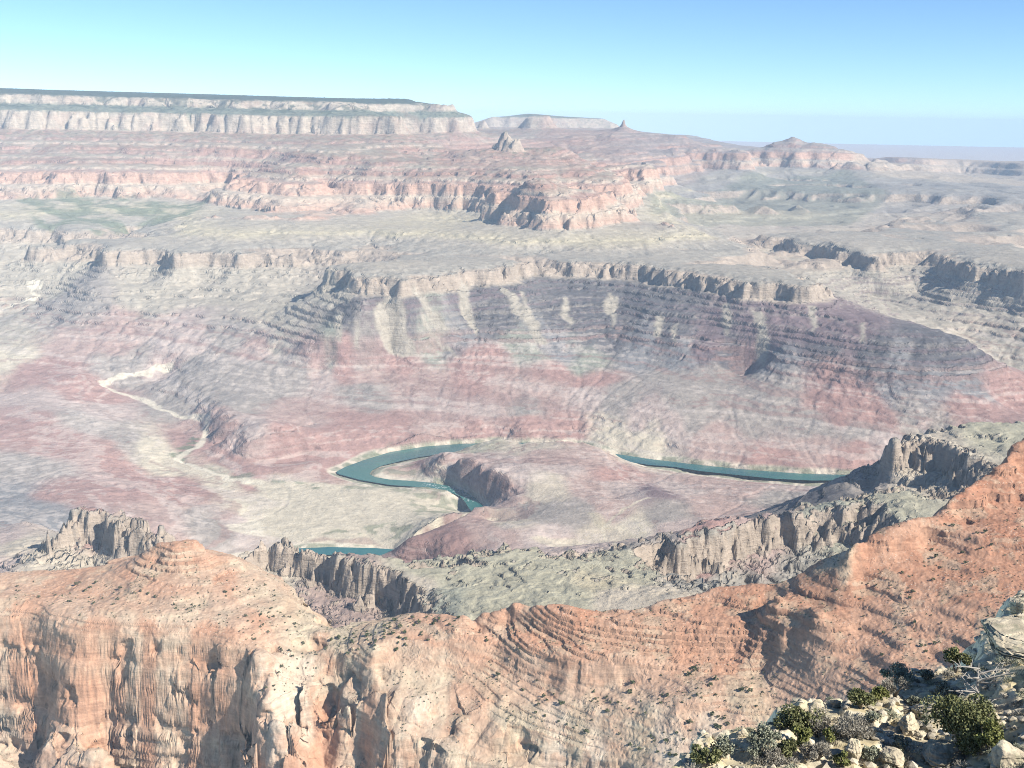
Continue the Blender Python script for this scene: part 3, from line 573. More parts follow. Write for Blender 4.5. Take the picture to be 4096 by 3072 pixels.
# Tapeats and everything above keep their strata colours (except on the near south benches, mapped by hand)
is_low = 1 - sstep(-945, -925, zs)
south = 1 - sstep(3700, 4000, RAD)[:, None]
is_low = np.maximum(is_low, south * (1 - steep)) * (RAD < 8800)[:, None]
L.CB = L.CB * (1 - is_low[..., None]) + low_full * is_low[..., None]
cav = blur(Z, 5) - Z
L.paint((1 - sstep(-1000, -960, zs)) * sstep(1.0, 7.0, cav) * (RAD > 3300)[:, None], 'tan', .45)
sb = noise2(zs / 13, X / 2500, 75) + .5 * noise2(zs / 5, X / 1500, 76)
dk = (1 - sstep(-955, -940, zs)) * sstep(-1130, -1090, zs) * (L.TH[None] > -.13) * (RAD > 5000)[:, None]
L.paint(dk * sstep(.1, .3, sb) * sstep(.2, .5, SL), 'purple', .6); L.paint(dk * sstep(.1, .35, -sb) * sstep(.2, .5, SL), 'grey', .45)
# thin tilted beds in the red country
tilt = Z + 0.045 * X - 0.02 * Y + n_big * 8 + n_mid * 2
bed = noise2(tilt / 16, X / 1500, 71) + 0.6 * noise2(tilt / 6, X / 900, 72) + .35 * n_sm
redc = (1 - sstep(-1140, -1090, zs)) * (RAD > 3300)[:, None]
COL['bedpale'] = np.array((.47, .41, .37), f4)
over(redc * sstep(.2, .4, bed) * sstep(.03, .12, SL), 'bedpale', .38)
over(redc * sstep(.25, .5, -bed) * sstep(.03, .12, SL), 'doxd', .5)
over(redc * steep, 'doxd', .55)  # steep red faces darkened in colour to deepen the shade on the river bluff
#@@PATCH
ring = blur(L.ch0, 40); flat_ = (1 - sstep(-1428, -1416, Z)) * (RAD > 3600)[:, None]
over(sstep(.015, .06, ring) * flat_, 'sand', .75)
over(sstep(.03, .12, ring) * flat_ * sstep(-.15, .15, fbm(X, Y, 90, 3, 91)), 'veg', .6)
SCREE = ['2880 1200|2910 1200|2930 1300|2900 1360|2880 1290', '2250 1180|2275 1180|2290 1290|2265 1330|2245 1260', '3240 1230|3270 1240|3260 1330|3235 1300', '3420 1290|3440 1290|3450 1380|3425 1370', '1500 1190|1560 1180|1620 1260|1680 1380|1700 1400|1560 1400|1520 1330|1500 1240', '1640 1160|1660 1150|1760 1230|1830 1330|1760 1300|1690 1240',
         '1840 1140|1870 1140|1890 1200|1900 1300|1915 1350|1870 1290|1845 1200', '1990 1160|2020 1170|2100 1230|2200 1380|2150 1350|2050 1260', '2085 1180|2100 1180|2130 1280|2110 1290',
         '1270 1140|1380 1140|1415 1190|1380 1230|1290 1240|1230 1200', '1340 1260|1370 1270|1370 1380|1340 1340', '1420 1280|1440 1290|1450 1380|1425 1360', '3010 1230|3060 1230|3075 1380|3060 1480|3030 1450|3020 1330',
         '2440 1170|2480 1180|2460 1280|2440 1330|2430 1240', '2620 1260|2660 1250|2650 1330|2620 1340', '2690 1320|2740 1290|2700 1370', '1680 1270|1700 1270|1790 1390|1830 1430|1760 1390']
for s in SCREE: over(zone(s, 1), 'scree', .95)
over(zone('900 1905|1000 1935|1100 1955|1340 1935|1500 1965|1700 1985|1850 2010|1880 2045|1750 2075|1690 2110|1650 2150|1560 2185|1330 2180|1200 2160|1080 2120|1000 2090|1100 2050|1190 2000|1050 1970', 3), 'cream')
over(zone('900 2080|1000 2065|1050 2095|1080 2130|1000 2145|930 2120', 2), 'sand', .8)
over(zone('560 1790|680 1830|790 1880|740 1900|640 1860|560 1820', 2), 'cream', .8)
over(zone('2420 1760|2480 1720|2560 1750|2650 1770|2600 1800|2480 1800', 3), 'cream', .6)
over(zone('2350 2050|2420 2060|2500 2130|2420 2120', 3), 'yel', .6); over(zone('2120 2160|2250 2140|2350 2160|2200 2180', 3), 'cream', .8)
over(zone('1420 1935|1700 1955|1840 2000|1850 2040|1700 2070|1600 1990|1350 1960', 3) * sstep(-.1, .25, n_sm), 'veg', .5)
over(zone('1240 2155|1500 2120|1640 2080|1680 2110|1560 2165|1400 2170', 3) * sstep(-.1, .2, n_sm), 'veg', .55)
over(zone('700 1800|760 1740|790 1760|770 1810|720 1850|680 1840', 2) * sstep(-.3, .1, n_sm), 'veg', .75)
over(zone('760 1850|900 1890|1050 1935|1300 1950|1250 1965|1000 1945|800 1880', 2) * sstep(-.2, .2, n_sm), 'veg', .6)
over(zone('1340 1870|1450 1830|1580 1795|1650 1785|1600 1800|1480 1840|1360 1885', 2) * sstep(-.2, .2, n_sm), 'veg', .5)
over(zone('1500 1890|1620 1850|1720 1840|1680 1890|1560 1905', 2) * sstep(-.1, .2, n_sm), 'veg', .5)
over(line_zone('680 1455|640 1475|560 1505|420 1540|470 1562|540 1595|600 1625|700 1648|770 1670|810 1700|812 1730|790 1785|700 1842', 17), 'sand', .85)
over(line_zone('700 1842|770 1875|900 1915|1010 1950|1060 1955', 14), 'sand', .9)
over(line_zone('20 1240|60 1215|150 1165|100 1140|160 1120', 7), 'sand', .9)
over(zone('1780 560|1960 600|2012 560|2060 596|2240 588|2420 660|2300 690|1900 690|1760 640', 3, rmin=9000), 'supai', .35)
over(line_zone('2480 2180|2440 2130|2500 2060|2560 2010|2600 1990', 8), 'cream', .8)
over(zone('1600 520|1800 500|1900 560|2050 600|2300 520|2800 560|2900 640|2650 680|2560 660|2300 610|2000 590|1760 640', 4, rmin=12000), 'hermit', .5)
over((1 - steep) * sstep(11000, 12500, RAD)[:, None] * sstep(.05, .12, L.TH)[None], 'bluegrey', .5)  # haze tone painted into the far right ground
over(zone('3400 625|4200 640|4200 790|3900 740|3500 700', 4, rmin=15000), 'coconino', .7)
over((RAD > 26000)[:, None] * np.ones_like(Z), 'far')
# forest specks
over(sstep(.05, .3, n_mid) * (1 - sstep(.9, 1.6, SL)) * sstep(-60, 10, zs) * (RAD > 9000)[:, None], 'forest', .7)
over(steep * sstep(.1, .4, fbm(X, Z * 3, 260, 3, 85)) * sstep(-215, -190, zs), 'hermit', .3)
over(sstep(.15, .5, fbm(X, Y, 45, 3, 81)) * (1 - steep) * sstep(-60, 20, zs) * (RAD > 9000)[:, None], 'forest', .8)
over(sstep(.1, .5, fbm(X, Y, 50, 3, 83)) * (1 - steep) * sstep(-330, -215, zs) * (RAD > 9000)[:, None] * (1 - sstep(-60, -30, zs)), 'veg', .5)
over(zone('60 790|300 770|600 800|840 790|700 880|420 940|150 900', 6) * sstep(-.5, .3, n_mid), 'veg', .7)
over(zone('2600 700|3000 680|3400 660|3550 760|3400 900|2900 900|2600 860', 8, rmin=9000) * (1 - steep), 'veg', .35)
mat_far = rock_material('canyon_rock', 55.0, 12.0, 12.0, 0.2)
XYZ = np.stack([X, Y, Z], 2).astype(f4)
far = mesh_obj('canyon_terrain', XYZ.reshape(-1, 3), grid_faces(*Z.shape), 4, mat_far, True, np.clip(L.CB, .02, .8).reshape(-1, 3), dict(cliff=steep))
far['kind'] = 'structure'
#@@RIVER
def poly_water(name, txt, z):
    import bmesh
    bm = bmesh.new()
    vs = [bm.verts.new(wpt(a, b, z)) for a, b in parse(txt)]
    f = bm.faces.new(vs); bmesh.ops.triangulate(bm, faces=[f]); bmesh.ops.recalc_face_normals(bm, faces=bm.faces)
    me = bpy.data.meshes.new(name); bm.to_mesh(me); bm.free()
    o = bpy.data.objects.new(name, me); C.objects.link(o); return o
river = poly_water('river', RIV, ZR); river['kind'] = 'structure'
k = NT('river_water'); k.b.inputs['Base Color'].default_value = (.016, .11, .115, 1); k.b.inputs['Roughness'].default_value = .18
k.b.inputs['Specular IOR Level'].default_value = .35
g = k.n('NewGeometry'); nz = k.noise(g.outputs['Position'], 1 / 12.0, 4)
bp = k.n('Bump'); bp.inputs['Distance'].default_value = .5; k.l(nz, bp.inputs['Height']); k.l(bp.outputs[0], k.b.inputs['Normal'])
big = k.noise(g.outputs['Position'], 1 / 260.0, 3); wcol = k.mix(k.remap(big, .4, .6, 0, 1), (.014, .095, .105, 1), (.03, .135, .12, 1))
foam = None
for px_, py_, rr_ in ((1735, 1944, 70), (1790, 1955, 80), (1840, 1972, 80), (1875, 1995, 60)):
    vd = k.n('VectorMath', operation='DISTANCE'); k.l(g.outputs['Position'], vd.inputs[0]); vd.inputs[1].default_value = tuple(wpt(px_, py_, ZR))
    f_ = k.remap(vd.outputs['Value'], rr_, rr_ * .4, 0, 1); foam = f_ if foam is None else k.math('MAXIMUM', foam, f_)
rip = k.noise(k.mulvec(g.outputs['Position'], (1 / 9.0, 1 / 16.0, .1)), 1.0, 3, .7)
k.l(k.mix(k.math('MULTIPLY', foam, k.remap(rip, .54, .66, 0, .55)), wcol, (.7, .75, .75, 1)), k.b.inputs['Base Color'])
river.data.materials.append(k.m)
#@@NEAR
# ================================================================== NEAR RIDGE (0.8 km .. 2.3 km)
NZP = '''
# level ground on the left with its small stepped butte
~-300 2300 -650|-150 2300 -650|0 2298 -650|150 2296 -650|300 2292 -648|430 2285 -645
0 2360 -650|200 2370 -650|400 2390 -646|600 2410 -641|800 2410 -641|1000 2400 -644|200 2330 -650|-250 2380 -650
1010 2270 -638|660 2176 -603|720 2174 -603|785 2174 -603
~634 2192 -603|700 2206 -603|770 2198 -603|802 2180 -603
~628 2226 -613|700 2242 -613|778 2232 -613|817 2203 -612.5
~586 2232 -615|640 2245 -615.5|710 2255 -616|790 2249 -616|852 2226 -615
~576 2268 -624|640 2281 -624.5|715 2291 -625|800 2281 -625|870 2254 -624
~440 2288 -637|560 2345 -633|700 2364 -632|850 2350 -632|960 2308 -635
905 2225 -620|950 2240 -625
~950 2240 -625|1010 2272 -638|1060 2300 -645|1110 2330 -648|1160 2390 -652|1205 2450 -658|1240 2520 -665|1265 2556 -668|1350 2552 -666|1450 2527 -660|1540 2490 -650|1620 2455 -643|1750 2455 -640|1870 2474 -636|1925 2463 -630|2000 2442 -624|2090 2438 -617|2140 2424 -611|2250 2418 -609|2350 2438 -612|2420 2450 -613|2560 2445 -609|2640 2405 -601|2720 2400 -597|2880 2348 -588|3060 2338 -578|3170 2318 -568|3247 2264 -557
~1880 2482 -640|1960 2525 -642|2080 2582 -643|2300 2640 -643|2600 2668 -643|2900 2690 -643|3040 2690 -643
~2000 2446 -627|2150 2512 -629|2350 2562 -629|2700 2585 -629|2950 2600 -629|3060 2610 -628
~2140 2425 -612|2200 2470 -615|2300 2492 -615|2600 2512 -615|2900 2535 -615|3050 2535 -612
~2420 2452 -613|2560 2452 -610|2700 2440 -604|2850 2440 -602|3000 2445 -598|3080 2420 -590
# cliff edge of the left, foot of the cliff
~-200 2430 -650|0 2430 -650|130 2432 -650|190 2470 -652|350 2490 -650|600 2505 -649|800 2515 -650|930 2560 -655
~-300 2900 -805|-150 2920 -808|0 2935 -812|200 2965 -816|400 3010 -818|600 3060 -822|800 3100 -825|1000 3120 -825
0 3005 -812|250 3050 -818|-200 2990 -806|450 3120 -830
'''
NRP = '''
1000 2660 1389|1060 2780 1346|1120 2880 1320|1250 2600 1421|1180 2660 1398|1150 2750 1367|1120 2840 1334|1080 2600 1423|1130 2560 1438|1260 2640 1402|1390 2645 1386|1390 2700 1380|1320 2580 1416|1270 2760 1375|1350 2760 1377|1330 2860 1359|1200 2900 1352
1500 2690 1353|1600 2760 1327|1700 2790 1313|1760 2790 1316|1800 2730 1341|1860 2760 1327|1550 2860 1303|1700 2880 1291|1500 2980 1302|1300 3040 1330|1150 3040 1342|1700 3060 1263|1850 2900 1280|1900 3060 1250|1770 2840 1302|1880 2860 1294|1600 2640 1370
1400 2600 1396|1500 2570 1387|1700 2560 1388|1900 2560 1377|1500 2630 1367|1700 2650 1363|1900 2680 1353|2000 2620 1363|2100 2720 1332|2300 2740 1315|2500 2720 1311|2700 2720 1301|2000 2800 1306|2200 2830 1289|2400 2820 1280|2600 2820 1265|2800 2800 1263
2100 2900 1274|2000 2960 1265|2150 3040 1245|2250 2930 1262|2400 2950 1251|2300 3050 1234|2500 3050 1224|2550 2920 1248|2700 2920 1238|2700 3040 1210|2850 2940 1232|2900 3060 1233
3080 2480 1368|3100 2400 1381
3350 2370 1400|3270 2430 1384|3200 2490 1365|3160 2560 1349|3140 2620 1332|3120 2700 1310|3060 2780 1284|2980 2860 1256|2930 2960 1232|3150 2450 1371|3130 2540 1349|3262 2475 1343|3270 2560 1324|3260 2650 1303|3220 2720 1292|3230 2440 1362|3200 2780 1276|3160 2860 1259|3100 2960 1237|3100 3060 1219|3320 2290 1425|3290 2330 1415
~3247 2264 1463|3396 2230 1430|3450 2176 1455|3572 2115 1486|3633 2081 1512|3769 2068 1551|3789 2020 1573|3860 1955 1616|3930 1915 1655|4006 1864 1704|4045 1795 1760|4100 1750 1797|4300 1650 1862
~1265 2590 1438|1500 2570 1388|1700 2560 1386|1820 2540 1385
~1390 2690 1373|1600 2690 1353|1800 2690 1354|2000 2700 1343|2200 2730 1321|2400 2740 1310|2600 2740 1300|2800 2740 1287|3000 2740 1290
~1900 2800 1311|2100 2820 1297|2300 2830 1282|2500 2840 1268|2700 2850 1251|2900 2850 1260
3440 2300 1438|3450 2400 1391|3450 2500 1350|3450 2600 1313|3450 2700 1277|3450 2800 1241|3400 2950 1185|3350 3050 1159|3600 2200 1480|3600 2300 1429|3600 2400 1384|3600 2600 1302|3600 2800 1229|3600 3000 1158|3700 2150 1517|3750 2300 1438|3750 2400 1387|3750 2600 1305|3750 2800 1224|3850 2080 1568|3900 2200 1488|3900 2300 1435|3900 2400 1382|3900 2600 1297|3950 2000 1627|4050 2100 1553|4050 2200 1500|4080 2300 1447|4080 2000 1645|4090 1900 1731|4090 2400 1390|4090 2600 1309|4090 2900 1176|3900 2900 1178|4300 2200 1518|4300 2600 1319|4300 1900 1754
'''
NHP = '''
-300 1800 -700|-300 2100 -950|0 1800 -715|0 2080 -950|400 1790 -725|400 2050 -950|700 1840 -740|700 2060 -950|1000 1760 -750|1000 2000 -980|1250 1540 -735|1250 1700 -860|1250 1900 -1020|1500 1560 -730|1500 1750 -860|1500 1950 -1050|1800 1520 -700|1800 1700 -830|1800 1900 -1000
2200 1480 -690|2200 1650 -810|2200 1900 -1000|2600 1480 -690|2600 1650 -800|2600 1900 -1000|3000 1560 -700|3000 1700 -800|3000 1950 -1000|3300 1560 -660|3300 1750 -800|3300 2000 -1000|3600 1570 -620|3600 1700 -760|3600 2000 -950|3850 1740 -640|3850 1850 -800|3850 2000 -950|4050 1860 -600|4050 1960 -760|4050 2120 -950|4400 1950 -560|4400 2120 -850|4700 1950 -560
-300 2350 -1250|0 2350 -1250|500 2350 -1250|1000 2350 -1250|1500 2350 -1300|2000 2350 -1300|2500 2350 -1280|3000 2350 -1250|3500 2350 -1220|4000 2350 -1150|4600 2350 -1100
-500 900 -980|0 900 -985|500 900 -985|1000 900 -970|1500 900 -940|2000 900 -880|2500 900 -800|3000 850 -740|3500 800 -680|4000 790 -620|4500 790 -590|3500 950 -640|4000 930 -585|-500 1150 -920|0 1180 -880|500 1180 -900|1000 1150 -900|1500 1100 -860|2000 1050 -810|2500 1030 -750
'''
NDIP = [(0, 1500, 0), (700, 1600, 0), (1100, 1400, 0), (1500, 1420, -12), (1800, 1380, -22), (2200, 1350, -48), (2700, 1330, -60), (3000, 1400, -55), (3300, 1300, -55), (3600, 1200, -50), (4096, 1100, -45), (4096, 1500, -40), (2000, 2300, 0), (2000, 900, -40)]
nrows = [(-250, -330, 1.3)]
nrows += alt(-330, -470, 6, 7, .14, 2.2, 21) + alt(-470, -540, 4.5, 6, .2, 1.9, 22) + alt(-540, -662, 2.7, 3.4, .14, 2.1, 23)
nrows += [(-662, -690, .42), (-690, -700, .8), (-700, -775, .22), (-775, -782, .8), (-782, -835, .22), (-835, -1400, 1.2)]
NPS, NPZ = make_profile(nrows)
NL = Land(-0.62, 0.60, 790, 2350, 0.00072)
NL.build(parse(NZP), parse(NRP), parse(NHP), [((p - 2048) / F_PX, math.log(r)) for p, r, v in NDIP], [v for *_, v in NDIP], NPS, NPZ, c=0.0045, step=3)
X, Y, RAD = NL.X, NL.Y, NL.RAD
ns = blur(slope_of(blur(NL.S, 6), NL.rad1, NL.du), 8)
rel = np.clip(ns / 0.5, 0.08, 1.0)
S0z = np.interp(NL.S, NPS, NPZ) + NL.D
NL.Z = S0z
NL.WT, NL.WE = NL.GT, NL.GE
NL.ledz = np.maximum.reduce([NL.zone('1880 2470|2130 2420|2560 2440|2720 2395|3060 2335|3240 2260|3300 2330|3130 2480|3100 2640|2950 2700|2700 2690|2400 2660|2100 2600|1900 2520', 6),
                             NL.zone('560 2200|700 2160|900 2200|960 2290|850 2345|700 2360|560 2330|470 2290', 5),
                             NL.zone('3650 2100|3850 1960|4000 1840|4300 1700|4300 2170|4000 2150|3800 2140', 6)])
clf = 1 - sstep(-674, -657, S0z - NL.D)
N = 0
for lam, amp, sd in ((220, 3.0, 1), (110, 4.2, 2), (55, 2.8, 3)):
    N = N + amp * (0.42 - 1.3 * np.abs(noise2(X / lam, Y / lam, sd + 100))) * (.35 + .65 * clf)
S1 = NL.refit(NL.S + N * rel)
S1, _ = erode(S1.astype(f4), NL.rad1, 2, 100000, 120, 0.00002, NL.du, seed=4, cap=0.001)
fine = 0
for lam, amp, sd in ((46, 5, 5), (21, .6, 6), (9.5, .15, 7)):
    wx = X + noise2(X / lam / 2, Y / lam / 2, sd + 160) * lam * .6
    fine = fine + amp * (np.abs(noise2(wx / lam, Y / lam, sd + 120)) - .3)
wxx = X + noise2(X / 30, Y / 30, 181) * 9; wyy = Y + noise2(X / 30, Y / 30, 182) * 9
blocks = 10 * cells(wxx / 55, wyy / 55, 11) + 2.0 * cells(wxx / 26, wyy / 26, 12)
led = .55 * cells(wxx / 16, wyy / 16, 14) + .5 * cells(X / 6, Y / 6, 15)
ledz = NL.ledz
S1 = S1 + (fine + blocks) * (np.clip(rel, 0, 1) * clf) + (fine * .10 + led * (.8 + 2.2 * ledz)) * (1 - clf) * np.clip(rel, 0, 1)
bare = NL.D * 0 + 1.0
NL.finish(np.interp(S1, NPS, NPZ).astype(f4) + NL.D)
# ledges show where the slope is bare; elsewhere rubble covers them
cover = sstep(-.15, .3, fbm(X, Y, 130, 3, 171)) * .75 + .15
show = np.maximum.reduce([NL.zone('1880 2470|2130 2420|2560 2440|2720 2395|3060 2335|3240 2260|3300 2330|3130 2480|3100 2640|2950 2690|2700 2680|2400 2640|2100 2600|1900 2520', 6),
                          NL.zone('560 2200|700 2160|900 2200|960 2290|850 2345|700 2360|560 2330|470 2290', 5),
                          NL.zone('3700 2080|3850 1960|4000 1840|4300 1700|4300 2150|4000 2130|3800 2120', 6), clf])
mixf = np.clip(show + .5 * (1 - cover), 0, 1)
Zs = S1 + NL.D + blur(NL.Z - S1 - NL.D, 14)
Z = Zs * (1 - mixf) + NL.Z * mixf
Z = Z + noise2(X / 6.5, Y / 6.5, 131) * .55 + noise2(X / 3.1, Y / 3.1, 132) * .35 + np.maximum(0, noise2(X / 4.5, Y / 4.5, 133) - .35) * 1.6 * (1 - clf) + np.maximum(0, cells(X / 3.4, Y / 3.4, 31) - .22) * 3.2 * (1 - clf) * sstep(-.1, .3, fbm(X, Y, 35, 3, 134)) + noise2(X / 13, Y / 13, 135) * .8
NL.finish(Z)
# bedding ledges and joints cut into the steep faces
gu = np.gradient(blur(Z, 2), NL.du, axis=0) / RAD[:, None]; gv = np.gradient(blur(Z, 2), NL.du, axis=1) / RAD[:, None]
gl = np.hypot(gu, gv) + 1e-6
st_n = sstep(.9, 2.0, gl)
off = st_n * (1.5 * noise2(Z / 5.5, (X + Y) / 160, 141) + .8 * noise2(Z / 2.3, (X - Y) / 90, 142) + 3.2 * cells(X / 27 + noise2(X / 30, Z / 30, 146) * .5, Z / 34, 144) + 1.3 * cells(X / 10 + noise2(X / 12, Z / 12, 147) * .4, Z / 9, 145))
off = off - st_n * clf * 7 * sstep(.30, .55, fbm(X + Y * .2, Z * 1.1, 38, 3, 148)) + st_n * sstep(-755, -790, Z) * 2.4 * np.clip(noise2(Z / 8.0, X / 120, 149) * 3, -1, 1)
er = -gu / gl; et = -gv / gl
ct, snt = np.cos(NL.TH)[None], np.sin(NL.TH)[None]
XN = X + off * (er * snt + et * ct); YN = Y + off * (er * ct - et * snt)
SLn = slope_of(Z, NL.rad1, NL.du); steepn = sstep(.75, 1.5, SLn)
zs = Z - NL.D + noise2(X / 60, Y / 60, 151) * 3 + noise2(X / 14, Y / 14, 152) * 1
nt_ = [(-300, 'nred'), (-560, 'nred'), (-600, 'nred'), (-608, 'npale'), (-616, 'nred'), (-626, 'npale'), (-632, 'nred'), (-642, 'npale'), (-650, 'nred'), (-664, 'npale'), (-690, 'nwall'), (-705, 'ncream'), (-720, 'nwall'), (-770, 'nwall'), (-790, 'ncream'), (-800, 'nwall'), (-840, 'ncream'), (-1400, 'npink')]
COL.update({k: np.array(v, f4) for k, v in dict(nred=(.375, .20, .128), nredp=(.415, .26, .18), npale=(.44, .34, .25), nwall=(.43, .245, .16), ncream=(.46, .375, .28), npink=(.445, .325, .24), nbrick=(.36, .165, .10), nsage=(.42, .37, .27), nbrown=(.27, .165, .115), nwhite=(.52, .46, .37)).items()})
tz = np.array([t[0] for t in nt_][::-1], float); tcol = np.array([COL[t[1]] for t in nt_][::-1])
NL.CB = np.stack([np.interp(zs, tz, tcol[:, i]) for i in range(3)], 2).astype(f4)
NL.n_big = fbm(X, Y, 160, 4, 161); NL.n_mid = fbm(X, Y, 40, 4, 162); ns_ = fbm(X, Y, 9, 3, 163)
NLOW = '''
0 2320 npink|200 2340 nredp|400 2360 nredp|0 2400 npink|600 2380 nredp|800 2400 npink|1000 2380 npale|300 2420 npink|700 2280 nredp|700 2200 nredp|900 2330 nredp|1050 2330 npale|1150 2450 nsage|1100 2500 npale|1000 2480 nredp|1200 2540 nsage|900 2480 npink|700 2470 npink
100 2550 nwall|100 2700 nwall|300 2600 nwall|400 2800 nwall|600 2600 nwall|600 2800 nwall|800 2700 nwall|900 2900 nwall|60 2880 ncream|400 2960 ncream|700 3020 ncream|900 3020 ncream|700 2580 npale|500 2650 npale|50 3030 npink|250 3060 npink
1200 2700 nwhite|1150 2800 nwhite|1200 2620 nsage|1300 2620 nredp|1300 2700 ncream|1350 2800 ncream|1400 2600 nsage|1400 2540 nsage|1550 2520 nsage|1450 2680 npale|1650 2640 npale|1750 2560 nredp|1700 2500 nredp|1900 2520 nredp|1550 2750 npale|1300 2900 nwall|1500 2900 npale|1450 3030 nwall|1650 2950 nwhite|1780 2800 ncream|1850 2900 nbrown|1900 2850 nredp|1850 3030 ncream|1650 3060 npale|1150 3030 nwall|1400 2850 ncream
2000 2600 nredp|2200 2650 nredp|2100 2750 npink|2400 2700 npink|2300 2800 npink|2600 2750 npink|2050 2880 nsage|2300 2900 nsage|2500 2880 npale|2200 3000 nwhite|2400 3000 nwhite|2600 2980 nsage|2700 3040 nwhite|2800 2850 npink|2150 2480 nredp|2300 2440 nred|2400 2500 npale|2600 2550 npale|2500 2460 npale|2800 2420 nredp|2800 2550 nredp|2950 2400 nred|2950 2500 nredp|3000 2620 nredp|2900 2720 npink|3050 2680 npale|3000 2780 nsage|2950 2880 npink|2850 2950 nwhite|3150 2800 npink|3120 2900 nredp|3300 2850 npink
3300 2300 nbrown|3400 2300 nred|3500 2200 nred|3500 2400 nredp|3450 2550 nredp|3450 2700 nredp|3700 2300 nred|3700 2500 nredp|3700 2700 nredp|3900 2300 nred|3900 2150 nredp|4050 2250 nred|3950 2500 nredp|4050 2050 nred|4000 1950 nred|3700 2100 nredp|3850 2020 nredp|3600 2130 nredp|3350 2250 nsage|3500 2900 npink|4090 1850 nred|3900 1960 nbrick|3900 2080 nbrick|4050 2080 nbrick|4000 2010 nbrick|4080 1980 nbrick|4020 2140 nbrick|4090 2150 nbrick
'''
NF = NL.patches(NLOW, 2000, warp=.02, st=4)
keep_w = (.35 + .35 * show * (1 - clf))[..., None]
NL.CB = NL.CB * keep_w + NF * (1 - keep_w)
NL.paint(sstep(.1, .5, NL.n_mid) * (1 - steepn), 'nsage', .35)
NL.paint(sstep(.1, .45, -NL.n_mid) * (1 - steepn), 'nredp', .25)
NL.paint(steepn * sstep(0, .5, fbm(X, Z * 2, 30, 3, 165)), 'nwall', .45)
NL.paint(steepn * sstep(.1, .5, fbm(X / 1.0, Z * .25, 14, 3, 166)), 'nbrown', .35)
NL.paint(NL.ledz * sstep(.9, 1.6, SLn), 'nbrown', .4)  # ledge risers browned to paint in the shadow beneath each ledge
mat_near = rock_material('ridge_rock', 13.0, 1.5, 3.2, 0.2, speck=1.2)
near = mesh_obj('ridge_terrain', np.stack([XN, YN, Z], 2).reshape(-1, 3), grid_faces(*Z.shape), 4, mat_near, True, np.clip(NL.CB, .02, .8).reshape(-1, 3), dict(cliff=steepn))
near['kind'] = 'structure'
#@@NEAR2
# ================================================================== RIM CORNER, PLANTS AND ROCKS
CL = Land(0.02, 0.66, 30, 135, 0.0017)
CRP = '''
2700 3070 80|2780 2985 82|2950 2925 84|3100 2890 85|3200 2840 86|3400 2815 86|3480 2745 88|3600 2705 88|3720 2700 86|3830 2660 84|3930 2610 80|3990 2500 78|4050 2400 76|4120 2340 74|4250 2250 74
2900 3060 70|3100 3000 70|3300 2925 72|3500 2855 72|3700 2785 73|3880 2710 71|3200 3072 60|3500 3000 60|3700 2925 60|3830 2855 62|3900 3000 52|3700 3072 50|4090 3060 46|3950 2800 64|4000 2720 66|4096 2700 64|4200 2600 66|4200 2900 56|3000 3200 58|3500 3250 45|4000 3250 40|4200 3200 42
'''
BRINK = '2690 3240 62|2715 3120 76|2750 3040 80|2790 2985 82|2950 2925 84|3100 2890 85|3200 2840 86|3400 2815 86|3480 2745 88|3600 2705 88|3720 2700 86|3830 2660 84|3930 2610 80|3990 2500 78|4050 2400 76|4120 2340 74|4300 2250 74'
def rim_dist(px, py):
    up = 1.8 * max(0.0, px - 3800) / 250
    return (24.3 - up) / (-az_tan(px, py)[1] - .12)
CL.build([], [(a_, b_, rim_dist(a_, b_)) for a_, b_, _ in parse(CRP)], [], [(0.1, 4.0), (0.5, 4.0), (0.3, 4.6)], [0, 0, 0], np.array([-400., 100.]), np.array([-400., 100.]), c=0.02, step=4)
X, Y, RAD = CL.X, CL.Y, CL.RAD
wx = X + noise2(X / 2.2, Y / 2.2, 201) * .7; wy = Y + noise2(X / 2.2, Y / 2.2, 202) * .7
Z = CL.S + fbm(X, Y, 9, 4, 203) * .4 + np.maximum(0, cells(wx / 2.6, wy / 2.6, 21)) * 1.1 * sstep(-.25, .3, fbm(X, Y, 11, 2, 205)) + np.maximum(0, cells(wx / .9, wy / .9, 22) - .1) * .8 + np.maximum(0, cells(X / .4, Y / .4, 23) - .15) * .3
bl = np.array([(r_ * math.sin(a_), r_ * math.cos(a_)) for a_, r_ in ((az_tan(p_[0], p_[1])[0], rim_dist(p_[0], p_[1])) for p_ in parse(BRINK))])
wob = fbm(X, Y, 6, 3, 207) * 1.2; QX = X + wob; QY = Y + fbm(X, Y, 5, 3, 208) * 1.2
dist = np.full(Z.shape, 1e3)
for (ax, ay), (bx, by) in zip(bl[:-1], bl[1:]):
    dx, dy = bx - ax, by - ay; t_ = np.clip(((QX - ax) * dx + (QY - ay) * dy) / (dx * dx + dy * dy), 0, 1)
    dist = np.minimum(dist, np.hypot(QX - ax - t_ * dx, QY - ay - t_ * dy))
ins = in_poly([tuple(p_) for p_ in bl] + [(120.0, 60.0), (120.0, 0.0), (5.0, 0.0), (8.0, 40.0)], QX, QY)
Z = Z - np.where(ins, 0, 1.9 * dist); Z = np.maximum(Z, -130)
Z = blur(Z, 1)
CL.finish(Z)
CL.CB = np.ones(Z.shape + (3,), f4) * np.array((.54, .455, .285), f4)
n1 = fbm(X, Y, 7, 4, 211); n2 = fbm(X, Y, 1.6, 3, 212)
COL.update({k: np.array(v, f4) for k, v in dict(rimrock=(.56, .51, .40), rimred=(.46, .35, .22), rimgrey=(.44, .40, .30), lichen=(.30, .30, .21)).items()})
CL.paint(sstep(0.05, .3, n2), 'rimrock', .8); CL.paint(sstep(.1, .5, n1), 'rimred', .5); CL.paint(sstep(.1, .45, -n2), 'rimgrey', .6)
CL.paint(sstep(.8, 1.6, CL.SL), 'rimrock', .7)
mat_rim = rock_material('rim_rock', 1.1, .10, .35, 0.3)
